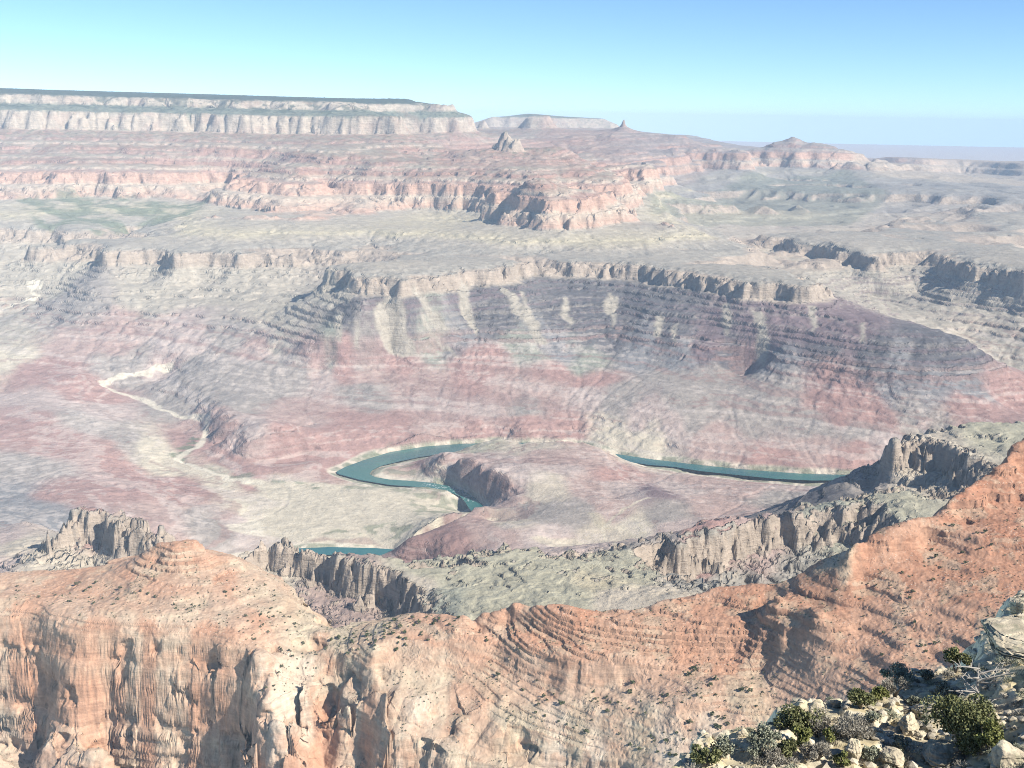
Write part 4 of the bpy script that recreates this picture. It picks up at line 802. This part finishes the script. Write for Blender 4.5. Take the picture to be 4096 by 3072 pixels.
corner = mesh_obj('rim_ground', np.stack([X, Y, Z], 2).astype(f4).reshape(-1, 3), grid_faces(*Z.shape), 4, mat_rim, False, np.clip(CL.CB, .02, .8).reshape(-1, 3), dict(cliff=sstep(.7, 1.5, CL.SL)))
corner['kind'] = 'structure'

def leaf_material(name, c0, c1):
    k = NT(name); g = k.n('NewGeometry'); rnd = g.outputs['Random Per Island']
    n = k.noise(g.outputs['Position'], .9, 2)
    c = k.mix(rnd, c0, c1); c = k.mix(k.remap(n, .35, .65, 0, .5), c, tuple(v * .55 for v in c0))
    k.l(c, k.b.inputs['Base Color']); k.b.inputs['Roughness'].default_value = .8; return k.m
LEAF = dict(juniper=leaf_material('juniper_needles', (.135, .15, .065), (.27, .275, .135)), bright=leaf_material('bright_needles', (.165, .185, .06), (.31, .315, .125)),
            sage=leaf_material('sage_leaves', (.24, .26, .19), (.40, .41, .31)), grey=leaf_material('grey_twigs', (.27, .25, .21), (.44, .41, .34)),
            dot=leaf_material('pinyon_needles', (.085, .105, .055), (.16, .18, .095)), dots=leaf_material('scrub_leaves', (.12, .13, .075), (.19, .195, .13)))
def bark_material():
    k = NT('bark'); g = k.n('NewGeometry'); n = k.noise(k.mulvec(g.outputs['Position'], (9, 9, 2)), 1.0, 4)
    k.l(k.mix(n, (.14, .115, .09, 1), (.30, .27, .23, 1)), k.b.inputs['Base Color']); return k.m
BARK = bark_material()
def dead_material():
    k = NT('dead_wood'); g = k.n('NewGeometry'); n = k.noise(k.mulvec(g.outputs['Position'], (9, 9, 2)), 1.0, 4)
    k.l(k.mix(n, (.26, .24, .215, 1), (.46, .43, .39, 1)), k.b.inputs['Base Color']); return k.m
DEAD = dead_material()
def crown_mesh(name, w, h, n, leaf, seed, mat, lumps=9, twig=False):
    """foliage: many small leaf sprays gathered in uneven clumps"""
    r = np.random.RandomState(seed)
    L_ = r.normal(size=(lumps, 3)); L_ /= np.linalg.norm(L_, axis=1)[:, None]; L_[:, 2] = np.abs(L_[:, 2]) * .9 - .15
    cen = L_ * np.array([w * .34, w * .30, h * .42]) * r.uniform(.5, 1.35, (lumps, 1)) + np.array([0, 0, h * .42])
    rad = r.uniform(.09, .22, lumps) * w
    i = r.randint(0, lumps, n); d = r.normal(size=(n, 3)); d /= np.linalg.norm(d, axis=1)[:, None]
    p = cen[i] + d * (rad[i] * r.uniform(.35, 1.05, n) ** .6)[:, None] * np.array([1, 1, min(1.0, h / w * 1.25)])
    p[:, 2] = np.maximum(p[:, 2], .02 * h)
    a = r.normal(size=(n, 3)) + d * (1.4 if twig else .5) + np.array([0, 0, .5]); a /= np.linalg.norm(a, axis=1)[:, None]
    b = np.cross(a, r.normal(size=(n, 3))); b /= np.linalg.norm(b, axis=1)[:, None]
    s = leaf * r.uniform(.6, 1.4, n)[:, None]; wd = .16 if twig else .55
    q = np.stack([p - a * s * .5, p + b * s * wd, p + a * s * .9, p - b * s * wd], 1).reshape(-1, 3)
    me = mesh_obj(name, q, np.arange(n * 4).reshape(-1, 4), 4, mat, False)
    return me
def tube_mesh(paths, sides=6):
    V, Fc = [], []
    for pts, rads in paths:
        base = len(V)
        for k, (p, rr) in enumerate(zip(pts, rads)):
            p = Vector(p); t = (Vector(pts[min(k + 1, len(pts) - 1)]) - Vector(pts[max(k - 1, 0)])).normalized()
            u = t.orthogonal().normalized(); v = t.cross(u)
            for q in range(sides):
                an = 6.2832 * q / sides; V.append(p + (u * math.cos(an) + v * math.sin(an)) * rr)
        for k in range(len(pts) - 1):
            for q in range(sides):
                a = base + k * sides + q; b = base + k * sides + (q + 1) % sides
                Fc.append((a, b, b + sides, a + sides))
    return np.array([tuple(v) for v in V]), np.array(Fc)
def stems(name, w, h, seed, mat, n=5, parent=None):
    r = random.Random(seed); paths = []
    for i in range(n):
        an = r.uniform(0, 6.28); e = Vector((math.cos(an) * w * .3, math.sin(an) * w * .3, h * r.uniform(.5, .75)))
        pts = [Vector((0, 0, -.15)), e * .35 + Vector((r.uniform(-.1, .1), r.uniform(-.1, .1), h * .05)) * w * .3, e * .7 + Vector((r.uniform(-.1, .1), r.uniform(-.1, .1), 0)) * w * .4, e]
        paths.append((pts, [.035 * w, .028 * w, .018 * w, .006 * w]))
    v, f = tube_mesh(paths, 6); return mesh_obj(name, v, f, 4, mat, True)
def thing(name, label, cat, loc, group=None):
    o = bpy.data.objects.new(name, None); C.objects.link(o); o.empty_display_size = .2
    o.location = loc; o['label'] = label; o['category'] = cat
    if group: o['group'] = group
    return o
#           photo x, y of the foot, width px, height px, kind, name, label
PLANTS = [
 (3822, 2690, 78, 95, 'juniper', 'juniper', 'small olive juniper standing alone at the brink beside the overhanging ledge'),
 (3587, 2735, 105, 62, 'sage', 'shrub', 'grey-olive brush crowning the brink just above the white block'),
 (3575, 2785, 95, 70, 'grey', 'shrub', 'ash grey leafless brush below the white block at the brink'),
 (3441, 2830, 92, 66, 'juniper', 'shrub', 'low olive bush spilling over the brink left of the ash grey brush'),
 (3510, 2800, 66, 55, 'bright', 'shrub', 'yellow-green bush tucked between the olive bush and the ash grey brush'),
 (3776, 2800, 72, 58, 'sage', 'shrub', 'pale blue-grey sagebrush in front of the dead snag'),
 (3846, 3010, 250, 180, 'juniper', 'juniper', 'widest juniper, a spreading olive green mound below the dead snag'),
 (3950, 3015, 85, 120, 'bright', 'juniper', 'bright green upright juniper touching the right side of the widest juniper'),
 (3195, 2925, 140, 88, 'juniper', 'juniper', 'broad olive juniper on the brink left of the pale edge boulder'),
 (3262, 2935, 110, 75, 'grey', 'shrub', 'grey twiggy shrub leaning on the broad olive juniper at the brink'),
 (3205, 3000, 76, 92, 'bright', 'juniper', 'bright olive upright juniper below the broad juniper on the brink'),
 (3330, 2960, 60, 48, 'bright', 'shrub', 'small round green bush right of the grey twiggy shrub'),
 (3400, 2950, 140, 62, 'grey', 'shrub', 'long low strip of grey brush across the yellow slope'),
 (3055, 2985, 115, 66, 'sage', 'shrub', 'grey-green shrub spread over the brink, lowest along the slope edge'),
 (3150, 3040, 82, 70, 'juniper', 'shrub', 'dark olive bush under the bright olive upright juniper'),
 (3095, 3068, 112, 60, 'grey', 'shrub', 'wide grey brush at the bottom edge, left of the dark olive bush'),
 (3262, 3042, 105, 60, 'grey', 'shrub', 'grey brush at the bottom, right of the dark olive bush'),
 (3365, 3072, 56, 52, 'bright', 'shrub', 'little green bush at the very bottom beside the rough rock wall'),
 (3022, 3030, 55, 36, 'sage', 'shrub', 'tiny pale sage tuft between the two lowest grey shrubs'),
 (2894, 3030, 90, 68, 'sage', 'shrub', 'grey-olive bush on the far left end of the rim slope'),
 (2820, 3075, 95, 70, 'juniper', 'shrub', 'olive bush cut by the picture bottom, leftmost plant of the rim slope'),
 (3489, 2895, 52, 40, 'sage', 'shrub', 'small pale sage alone on the yellow soil in mid slope'),
 (3706, 2725, 58, 40, 'sage', 'shrub', 'small grey-green tuft at the brink between white block and lone juniper'),
 (4003, 2600, 78, 42, 'sage', 'shrub', 'dark sage cushion growing on top of the overhanging ledge'),
 (3600, 3005, 50, 40, 'sage', 'shrub', 'small sage beside the dark brown leaning rock'),
 (3650, 2830, 60, 42, 'sage', 'shrub', 'sage tuft above the flat cream slab'),
 (3480, 3040, 70, 46, 'sage', 'shrub', 'pale sage right of the rough rock wall near the bottom'),
 (3940, 2860, 70, 60, 'sage', 'shrub', 'shaded sage between the dead snag and the rock outcrop'),
]
for i, (px, py, wp, hp, kind, nm, lab) in enumerate(PLANTS):
    q = CL.xyz(px, min(py, 3068))
    if q is None: print('no ground', lab); continue
    d = math.sqrt(q[0] ** 2 + q[1] ** 2 + q[2] ** 2); w_ = wp / F_PX * d * 1.2; h_ = hp / F_PX * d * 1.3
    t = thing(nm, lab, nm, (q[0], q[1], q[2] - .08))
    big = wp > 120
    n = int(700 * (wp / 60.0) ** 2 * (hp / wp + .5)); n = min(n, 14000)
    c_ = crown_mesh('crown' if nm == 'juniper' else 'foliage', w_, h_, n, (.085 if kind in ('juniper', 'bright') else .075) * (1.5 if kind == 'grey' else 1), 300 + i, LEAF[kind], 26 if big else 13, kind == 'grey')
    c_.parent = t
    st_ = stems('trunk' if nm == 'juniper' else 'stem', w_, h_, 500 + i, BARK); st_.parent = t
# dead snag
q = CL.xyz(3905, 2850)
if q:
    d = math.sqrt(sum(v * v for v in q)); hgt = 210 / F_PX * d
    t = thing('dead_tree', 'bare silver-grey dead snag in front of the shaded rock face', 'dead tree', (q[0], q[1], q[2] - .1))
    r = random.Random(5)
    pts = [Vector((0, 0, 0)), Vector((-.03, .02, hgt * .3)), Vector((-.12, .03, hgt * .6)), Vector((-.16, .0, hgt * .95))]
    v, f = tube_mesh([(pts, [.13, .11, .075, .02])], 7); tr = mesh_obj('trunk', v, f, 4, DEAD); tr.parent = t
    for b in range(13):
        z0_ = hgt * r.uniform(.15, .85); an = r.uniform(0, 6.28); ln = hgt * r.uniform(.3, .6)
        dirv = Vector((math.cos(an), math.sin(an) * .8, r.uniform(.05, .6))); p0 = Vector((-.1 * z0_ / hgt, .02, z0_)); paths = []
        mid = p0 + dirv * ln * .5 + Vector((0, 0, r.uniform(-.1, .1))); end = p0 + dirv * ln
        paths.append(([p0, mid, end], [.055, .035, .012]))
        for tw in range(5):
            a_ = p0.lerp(end, r.uniform(.3, .95)); e_ = a_ + Vector((r.uniform(-1, 1), r.uniform(-1, 1), r.uniform(-.2, .9))) * ln * .4
            paths.append(([a_, a_.lerp(e_, .5) + Vector((0, 0, .03)), e_], [.026, .018, .008]))
        v, f = tube_mesh(paths, 5); br = mesh_obj('branch', v, f, 4, DEAD); br.parent = t
# boulders
def boulder_mesh(name, sx, sy, sz, seed, mat, sub=5, rough=.22, flat=.6, base=(.47, .41, .305)):
    import bmesh
    bm = bmesh.new(); bmesh.ops.create_icosphere(bm, subdivisions=sub, radius=1.0)
    P_ = np.array([v.co[:] for v in bm.verts]); r = np.random.RandomState(seed)
    for _ in range(11):                                     # fracture planes cut the block
        nrm = r.normal(size=3); nrm /= np.linalg.norm(nrm); dd = r.uniform(flat, .92)
        s_ = P_ @ nrm; over_ = np.maximum(0, s_ - dd); P_ = P_ - over_[:, None] * nrm * .92
    nz_ = noise2(P_[:, 0] * 1.6 + P_[:, 2], P_[:, 1] * 1.6 - P_[:, 2] * .7, seed) * rough + noise2(P_[:, 0] * 5 + P_[:, 2] * 2, P_[:, 1] * 5 + P_[:, 2] * 3, seed + 1) * rough * .35
    lay = .05 * np.sign(noise2(P_[:, 2] * 4.0 + seed, P_[:, 0] * .3, 7))
    P_ = P_ * (1 + .07 * cells(P_[:, 0] * 1.9 + P_[:, 2] * .8, P_[:, 1] * 1.9 - P_[:, 2] * 1.1 + seed, 5) + .05 * cells(P_[:, 0] * 4 - P_[:, 2] * 2, P_[:, 1] * 4 + P_[:, 2] * 2.3 + seed, 6))[:, None]
    P_ = P_ * (1 + nz_[:, None] * .6 + lay[:, None] * np.array([1, 1, 0]))
    P_ = P_ * np.array([sx, sy, sz]) * .5
    me_f = np.array([[v.index for v in f.verts] for f in bm.faces]); bm.free()
    n_ = len(P_); col_ = np.ones((n_, 3), f4) * np.array(base, f4) * (1 + .25 * noise2(P_[:, 0] * 1.3, P_[:, 1] * 1.3 + P_[:, 2], seed + 3))[:, None].astype(f4)
    lm = sstep(.15, .4, noise2(P_[:, 0] * 2.1 + P_[:, 2], P_[:, 1] * 2.1, seed + 5))[:, None].astype(f4)
    col_ = col_ * (1 - .5 * lm) + COL['lichen'] * .5 * lm
    return mesh_obj(name, P_, me_f, 3, mat, False, col_, dict(cliff=np.full(n_, .7)))
ROCKS = [
 (3268, 2858, 70, 58, .8, 'pale rounded boulder on the brink right of the broad olive juniper'),
 (3516, 2725, 62, 58, .9, 'white square block on the brink, brightest of the edge rocks'),
 (3619, 2690, 62, 36, .8, 'low pale slab on the brink right of the white square block'),
 (3632, 2935, 84, 110, 1.0, 'dark brown leaning rock casting a black shadow in mid slope'),
 (3962, 2915, 78, 78, .9, 'pale tan leaning rock behind the right side of the widest juniper'),
 (4045, 3070, 160, 120, 1.0, 'biggest pale boulder, lying in the bottom right corner'),
 (3711, 2868, 130, 56, 1.0, 'flat cream slab above the widest juniper'),
 (3770, 3035, 175, 72, 1.0, 'long pale ledge rock directly under the widest juniper'),
 (3413, 3030, 80, 100, .9, 'rough upright rock wall beside the bottom edge of the slope'),
 (3890, 2650, 60, 44, .8, 'small pale block at the brink next to the lone juniper'),
 (4050, 2520, 66, 52, .9, 'pale block stacked above the overhanging ledge, highest of the rocks'),
 (4075, 2450, 80, 80, .9, 'shadowed block at the right edge above the stacked pale block'),
 (3340, 2830, 50, 46, .8, 'small tan boulder on the brink beside the black-shadowed gap'),
 (3150, 2870, 60, 40, .8, 'low cream stone at the brink above the broad olive juniper'),
 (3560, 3050, 110, 70, 1.0, 'grey slab half in shadow at the bottom edge, below the dark brown rock'),
 (2970, 2945, 56, 40, .8, 'cream stone on the brink above the lowest grey-green shrub'),
 (2790, 3010, 70, 60, .8, 'pale rock at the left foot of the rim slope'),
 (3680, 2955, 60, 44, .8, 'tan stone wedged between dark brown rock and widest juniper'),
]
for i, (px, py, wp, hp, dep, lab) in enumerate(ROCKS):
    q = CL.xyz(px, min(py, 3069))
    if q is None: print('no ground', lab); continue
    d = math.sqrt(sum(v * v for v in q)); w_ = wp / F_PX * d * .82; h_ = hp / F_PX * d * .72
    o = boulder_mesh('boulder', w_ * 1.15, w_ * dep * 1.1, h_ * 1.5, 700 + i, mat_rim)
    o.location = (q[0], q[1], q[2] + h_ * .33); o.rotation_euler = (0, 0, i * 1.3); o['label'] = lab; o['category'] = 'boulder'; o['group'] = 'boulders on the rim slope'
# overhanging outcrop at the right edge: undercut wall and cap ledge
q = CL.xyz(4080, 2860)
d = math.sqrt(sum(v * v for v in q)); oc = thing('rock_outcrop', 'dark undercut rock outcrop with a sunlit overhanging ledge on top', 'rock outcrop', q)
wl = boulder_mesh('wall', 4.5, 12.0, 6.0, 901, mat_rim, 6, .22, .6, (.30, .26, .21)); wl.parent = oc; wl.location = (3.6, -.2, -.6); wl.rotation_euler = (0, -.12, -.12)  # brownish rock, its base colour darkened for the shadow under the ledge
cp = boulder_mesh('ledge', 5.2, 5.0, 1.3, 902, mat_rim, 6, .16, .6); cp.parent = oc; cp.location = (1.9, 4.6, 2.2)
# rubble
r = np.random.RandomState(31); V_, F_ = [], []; nb = 0
ico = np.array([(0, 0, 1), (.89, 0, .45), (.28, .85, .45), (-.72, .53, .45), (-.72, -.53, .45), (.28, -.85, .45), (.72, .53, -.45), (-.28, .85, -.45), (-.89, 0, -.45), (-.28, -.85, -.45), (.72, -.53, -.45), (0, 0, -1)])
icf = np.array([(0, 1, 2), (0, 2, 3), (0, 3, 4), (0, 4, 5), (0, 5, 1), (1, 6, 2), (2, 7, 3), (3, 8, 4), (4, 9, 5), (5, 10, 1), (2, 6, 7), (3, 7, 8), (4, 8, 9), (5, 9, 10), (1, 10, 6), (6, 11, 7), (7, 11, 8), (8, 11, 9), (9, 11, 10), (10, 11, 6)])
for k_ in range(3600):
    a_ = r.uniform(.12, .55); e_ = r.uniform(math.log(42), math.log(90)); s_ = .07 + .26 * r.rand() ** 3
    rr = math.exp(e_); z_ = float(CL.at(CL.Z, a_, e_))
    if z_ < -47: continue
    p_ = ico * (1 + r.uniform(-.3, .3, (12, 1))) * s_ * np.array([r.uniform(.8, 1.3), r.uniform(.8, 1.3), r.uniform(.5, .9)])
    V_.append(p_ + np.array([rr * math.sin(a_), rr * math.cos(a_), z_ + s_ * .25])); F_.append(icf + nb); nb += 12
V_ = np.concatenate(V_); F_ = np.concatenate(F_)
rub = mesh_obj('rubble', V_, F_, 3, mat_rim, False, np.repeat((np.array((.46, .41, .32)) * r.uniform(.7, 1.15, (len(V_) // 12, 1))), 12, 0).astype(f4), dict(cliff=np.zeros(len(V_))))
rub['kind'] = 'stuff'; rub['label'] = 'loose pale stones strewn over the yellow rim slope'; rub['category'] = 'rubble'
# low brush on the rim slope
r = np.random.RandomState(53); Q_ = []
for k_ in range(520):
    a_ = r.uniform(.12, .5); rr = r.uniform(48, 76); e_ = math.log(rr); z_ = float(CL.at(CL.Z, a_, e_))
    if z_ < -40 or float(CL.at(n1, a_, e_)) < -.15: continue
    w_ = r.uniform(.16, .55); m_ = int(70 + 240 * w_)
    d_ = r.normal(size=(m_, 3)); d_ /= np.linalg.norm(d_, axis=1)[:, None]; d_[:, 2] = np.abs(d_[:, 2])
    p_ = d_ * (w_ * r.uniform(.2, 1, m_) ** .5)[:, None] * np.array([1, 1, .75]); a3 = d_ + r.normal(size=(m_, 3)) * .5; a3 /= np.linalg.norm(a3, axis=1)[:, None]
    b3 = np.cross(a3, r.normal(size=(m_, 3))); b3 /= np.linalg.norm(b3, axis=1)[:, None]
    q_ = np.stack([p_ - a3 * .06, p_ + b3 * .018, p_ + a3 * .1, p_ - b3 * .018], 1) + np.array([rr * math.sin(a_), rr * math.cos(a_), z_])
    Q_.append(q_.reshape(-1, 3))
Q_ = np.concatenate(Q_); nq = len(Q_) // 4; hf = int(nq * .55)
for nm_, part_, lf_, lb_ in (('brush', Q_[:hf * 4], 'grey', 'low dry grey brush scattered over the rim slope'), ('sage_tufts', Q_[hf * 4:], 'sage', 'low grey-green tufts scattered over the rim slope')):
    o = mesh_obj(nm_, part_, np.arange(len(part_)).reshape(-1, 4), 4, LEAF[lf_], False); o['kind'] = 'stuff'; o['label'] = lb_; o['category'] = 'brush'
# shrubs dotted over the ridge
DOTS = [
 ('pale saddle above the purple gully', 'dark green pinyon shrub on the pale saddle above the purple talus gully', '1270 2560|1450 2530|1620 2460|1880 2480|1700 2580|1450 2640|1280 2620', 52, (11, 20), 0, 1),
 ('red slope below the stepped ledges', 'dark green pinyon shrub on the stony red slope below the stepped ledges', '1880 2520|2050 2570|2300 2640|2950 2690|3080 2760|2900 3000|2700 3060|2100 2860|1950 2700', 92, (9, 24), 0, 1),
 ('level bench around the stepped butte', 'small dark green shrub on the red bench around the stepped butte', '0 2320|420 2320|700 2390|950 2340|1050 2310|1150 2420|1200 2530|900 2470|500 2440|0 2400', 52, (8, 16), 1, 1),
 ('pale gully between the two cliffs', 'grey-green shrub dotting the pale stony gully between the two cliffs', '1000 2420|1180 2480|1260 2590|1240 2700|1180 2850|1060 2820|980 2640|930 2520', 40, (7, 15), 1, 1),
 ('red slope of the right hand spur', 'dark green shrub scattered on the red spur left of the rim slope', '3300 2330|3500 2180|3800 2100|4080 2050|4080 2350|3900 2560|3500 2720|3350 2800|3400 2500', 46, (8, 18), 0, 1),
]
proto = {}
for kind, mt in ((0, 'dot'), (1, 'dots')):
    for v_ in range(4):
        o = crown_mesh('shrub', 1.0, .85, 150, .13, 800 + kind * 10 + v_, LEAF[mt], 8)
        proto[(kind, v_)] = o.data; bpy.data.objects.remove(o)
r = random.Random(17); first = {}
NPIX = {}
for grp, lab, poly, n, (s0, s1), kind, _ in DOTS:
    pg = parse(poly); xs = [p[0] for p in pg]; ys = [p[1] for p in pg]; k_ = 0; tries = 0
    while k_ < n and tries < 6000:
        tries += 1; px, py = r.uniform(min(xs), max(xs)), r.uniform(min(ys), max(ys))
        if not in_poly([(p[0], p[1]) for p in pg], np.array([[px]]), np.array([[py]]))[0, 0]: continue
        q = NL.xyz(px, py)
        if q is None or float(NL.at(NL.SL, math.atan2(q[0], q[1]), math.log(math.hypot(q[0], q[1])))) > 1.1: continue
        sz = (s0 + (s1 - s0) * r.random() ** 2.2) / F_PX * math.hypot(q[0], q[1]) * 1.25
        o = bpy.data.objects.new('shrub', proto[(kind, r.randrange(4))]); C.objects.link(o)
        o.location = (q[0], q[1], q[2] - sz * .08); o.scale = (sz, sz, sz * r.uniform(.8, 1.1)); o.rotation_euler = (0, 0, r.uniform(0, 6.28))
        o['label'] = lab; o['category'] = 'shrub'; o['group'] = 'shrubs on the ' + grp; k_ += 1
# finer scrub nobody could count
r = np.random.RandomState(77); P_ = []
n_ = 34000; a_ = r.uniform(-.5, .47, n_); e_ = r.uniform(math.log(1080), math.log(1640), n_)
sl_ = NL.at(NL.SL, a_, e_); z_ = NL.at(NL.Z, a_, e_); dens = NL.at(NL.n_mid, a_, e_); ok = (sl_ < .95) & (r.rand(n_) < sstep(-.5, .4, dens) * .9)
a_, e_, z_ = a_[ok], e_[ok], z_[ok]; n_ = len(a_); rr = np.exp(e_); sz = .5 + 1.5 * r.rand(n_) ** 3
base_ = np.stack([rr * np.sin(a_), rr * np.cos(a_), z_], 1)
m_ = 7; q = np.repeat(base_, m_, 0); sq = np.repeat(sz, m_)[:, None]
d_ = r.normal(size=(n_ * m_, 3)); d_ /= np.linalg.norm(d_, axis=1)[:, None]; c_ = q + d_ * sq * .45 + np.array([0, 0, .4]) * sq
u_ = r.normal(size=(n_ * m_, 3)); u_ /= np.linalg.norm(u_, axis=1)[:, None]; v_ = np.cross(u_, d_); v_ /= np.linalg.norm(v_, axis=1)[:, None] + 1e-6
qq = np.stack([c_ - u_ * sq * .4, c_ + v_ * sq * .4, c_ + u_ * sq * .4, c_ - v_ * sq * .4], 1).reshape(-1, 3)
scrub = mesh_obj('scrub', qq, np.arange(len(qq)).reshape(-1, 4), 4, LEAF['dots'], False); scrub['kind'] = 'stuff'
scrub['label'] = 'fine grey-green desert scrub speckled over the red ridge'; scrub['category'] = 'scrub'
#@@HAZE
me = bpy.data.meshes.new('haze'); hx = 68000.0; z0, z1 = -1900.0, 218.0
V = [(x, y, z) for z in (z0, z1) for y in (-3000.0, 66000.0) for x in (-hx, hx)]
me.from_pydata(V, [], [(0, 2, 3, 1), (4, 5, 7, 6), (0, 1, 5, 4), (2, 6, 7, 3), (0, 4, 6, 2), (1, 3, 7, 5)]); me.update()
haze = bpy.data.objects.new('haze', me); C.objects.link(haze); haze['kind'] = 'stuff'
hm = bpy.data.materials.new('haze_air'); hm.use_nodes = True; t = hm.node_tree
t.nodes.remove(t.nodes['Principled BSDF']); pv = t.nodes.new('ShaderNodeVolumePrincipled')
pv.inputs['Color'].default_value = (.62, .785, 1.0, 1); pv.inputs['Density'].default_value = HAZE; pv.inputs['Anisotropy'].default_value = -0.4
pv.inputs['Density Attribute'].default_value = ''
t.links.new(pv.outputs[0], t.nodes['Material Output'].inputs['Volume']); me.materials.append(hm)
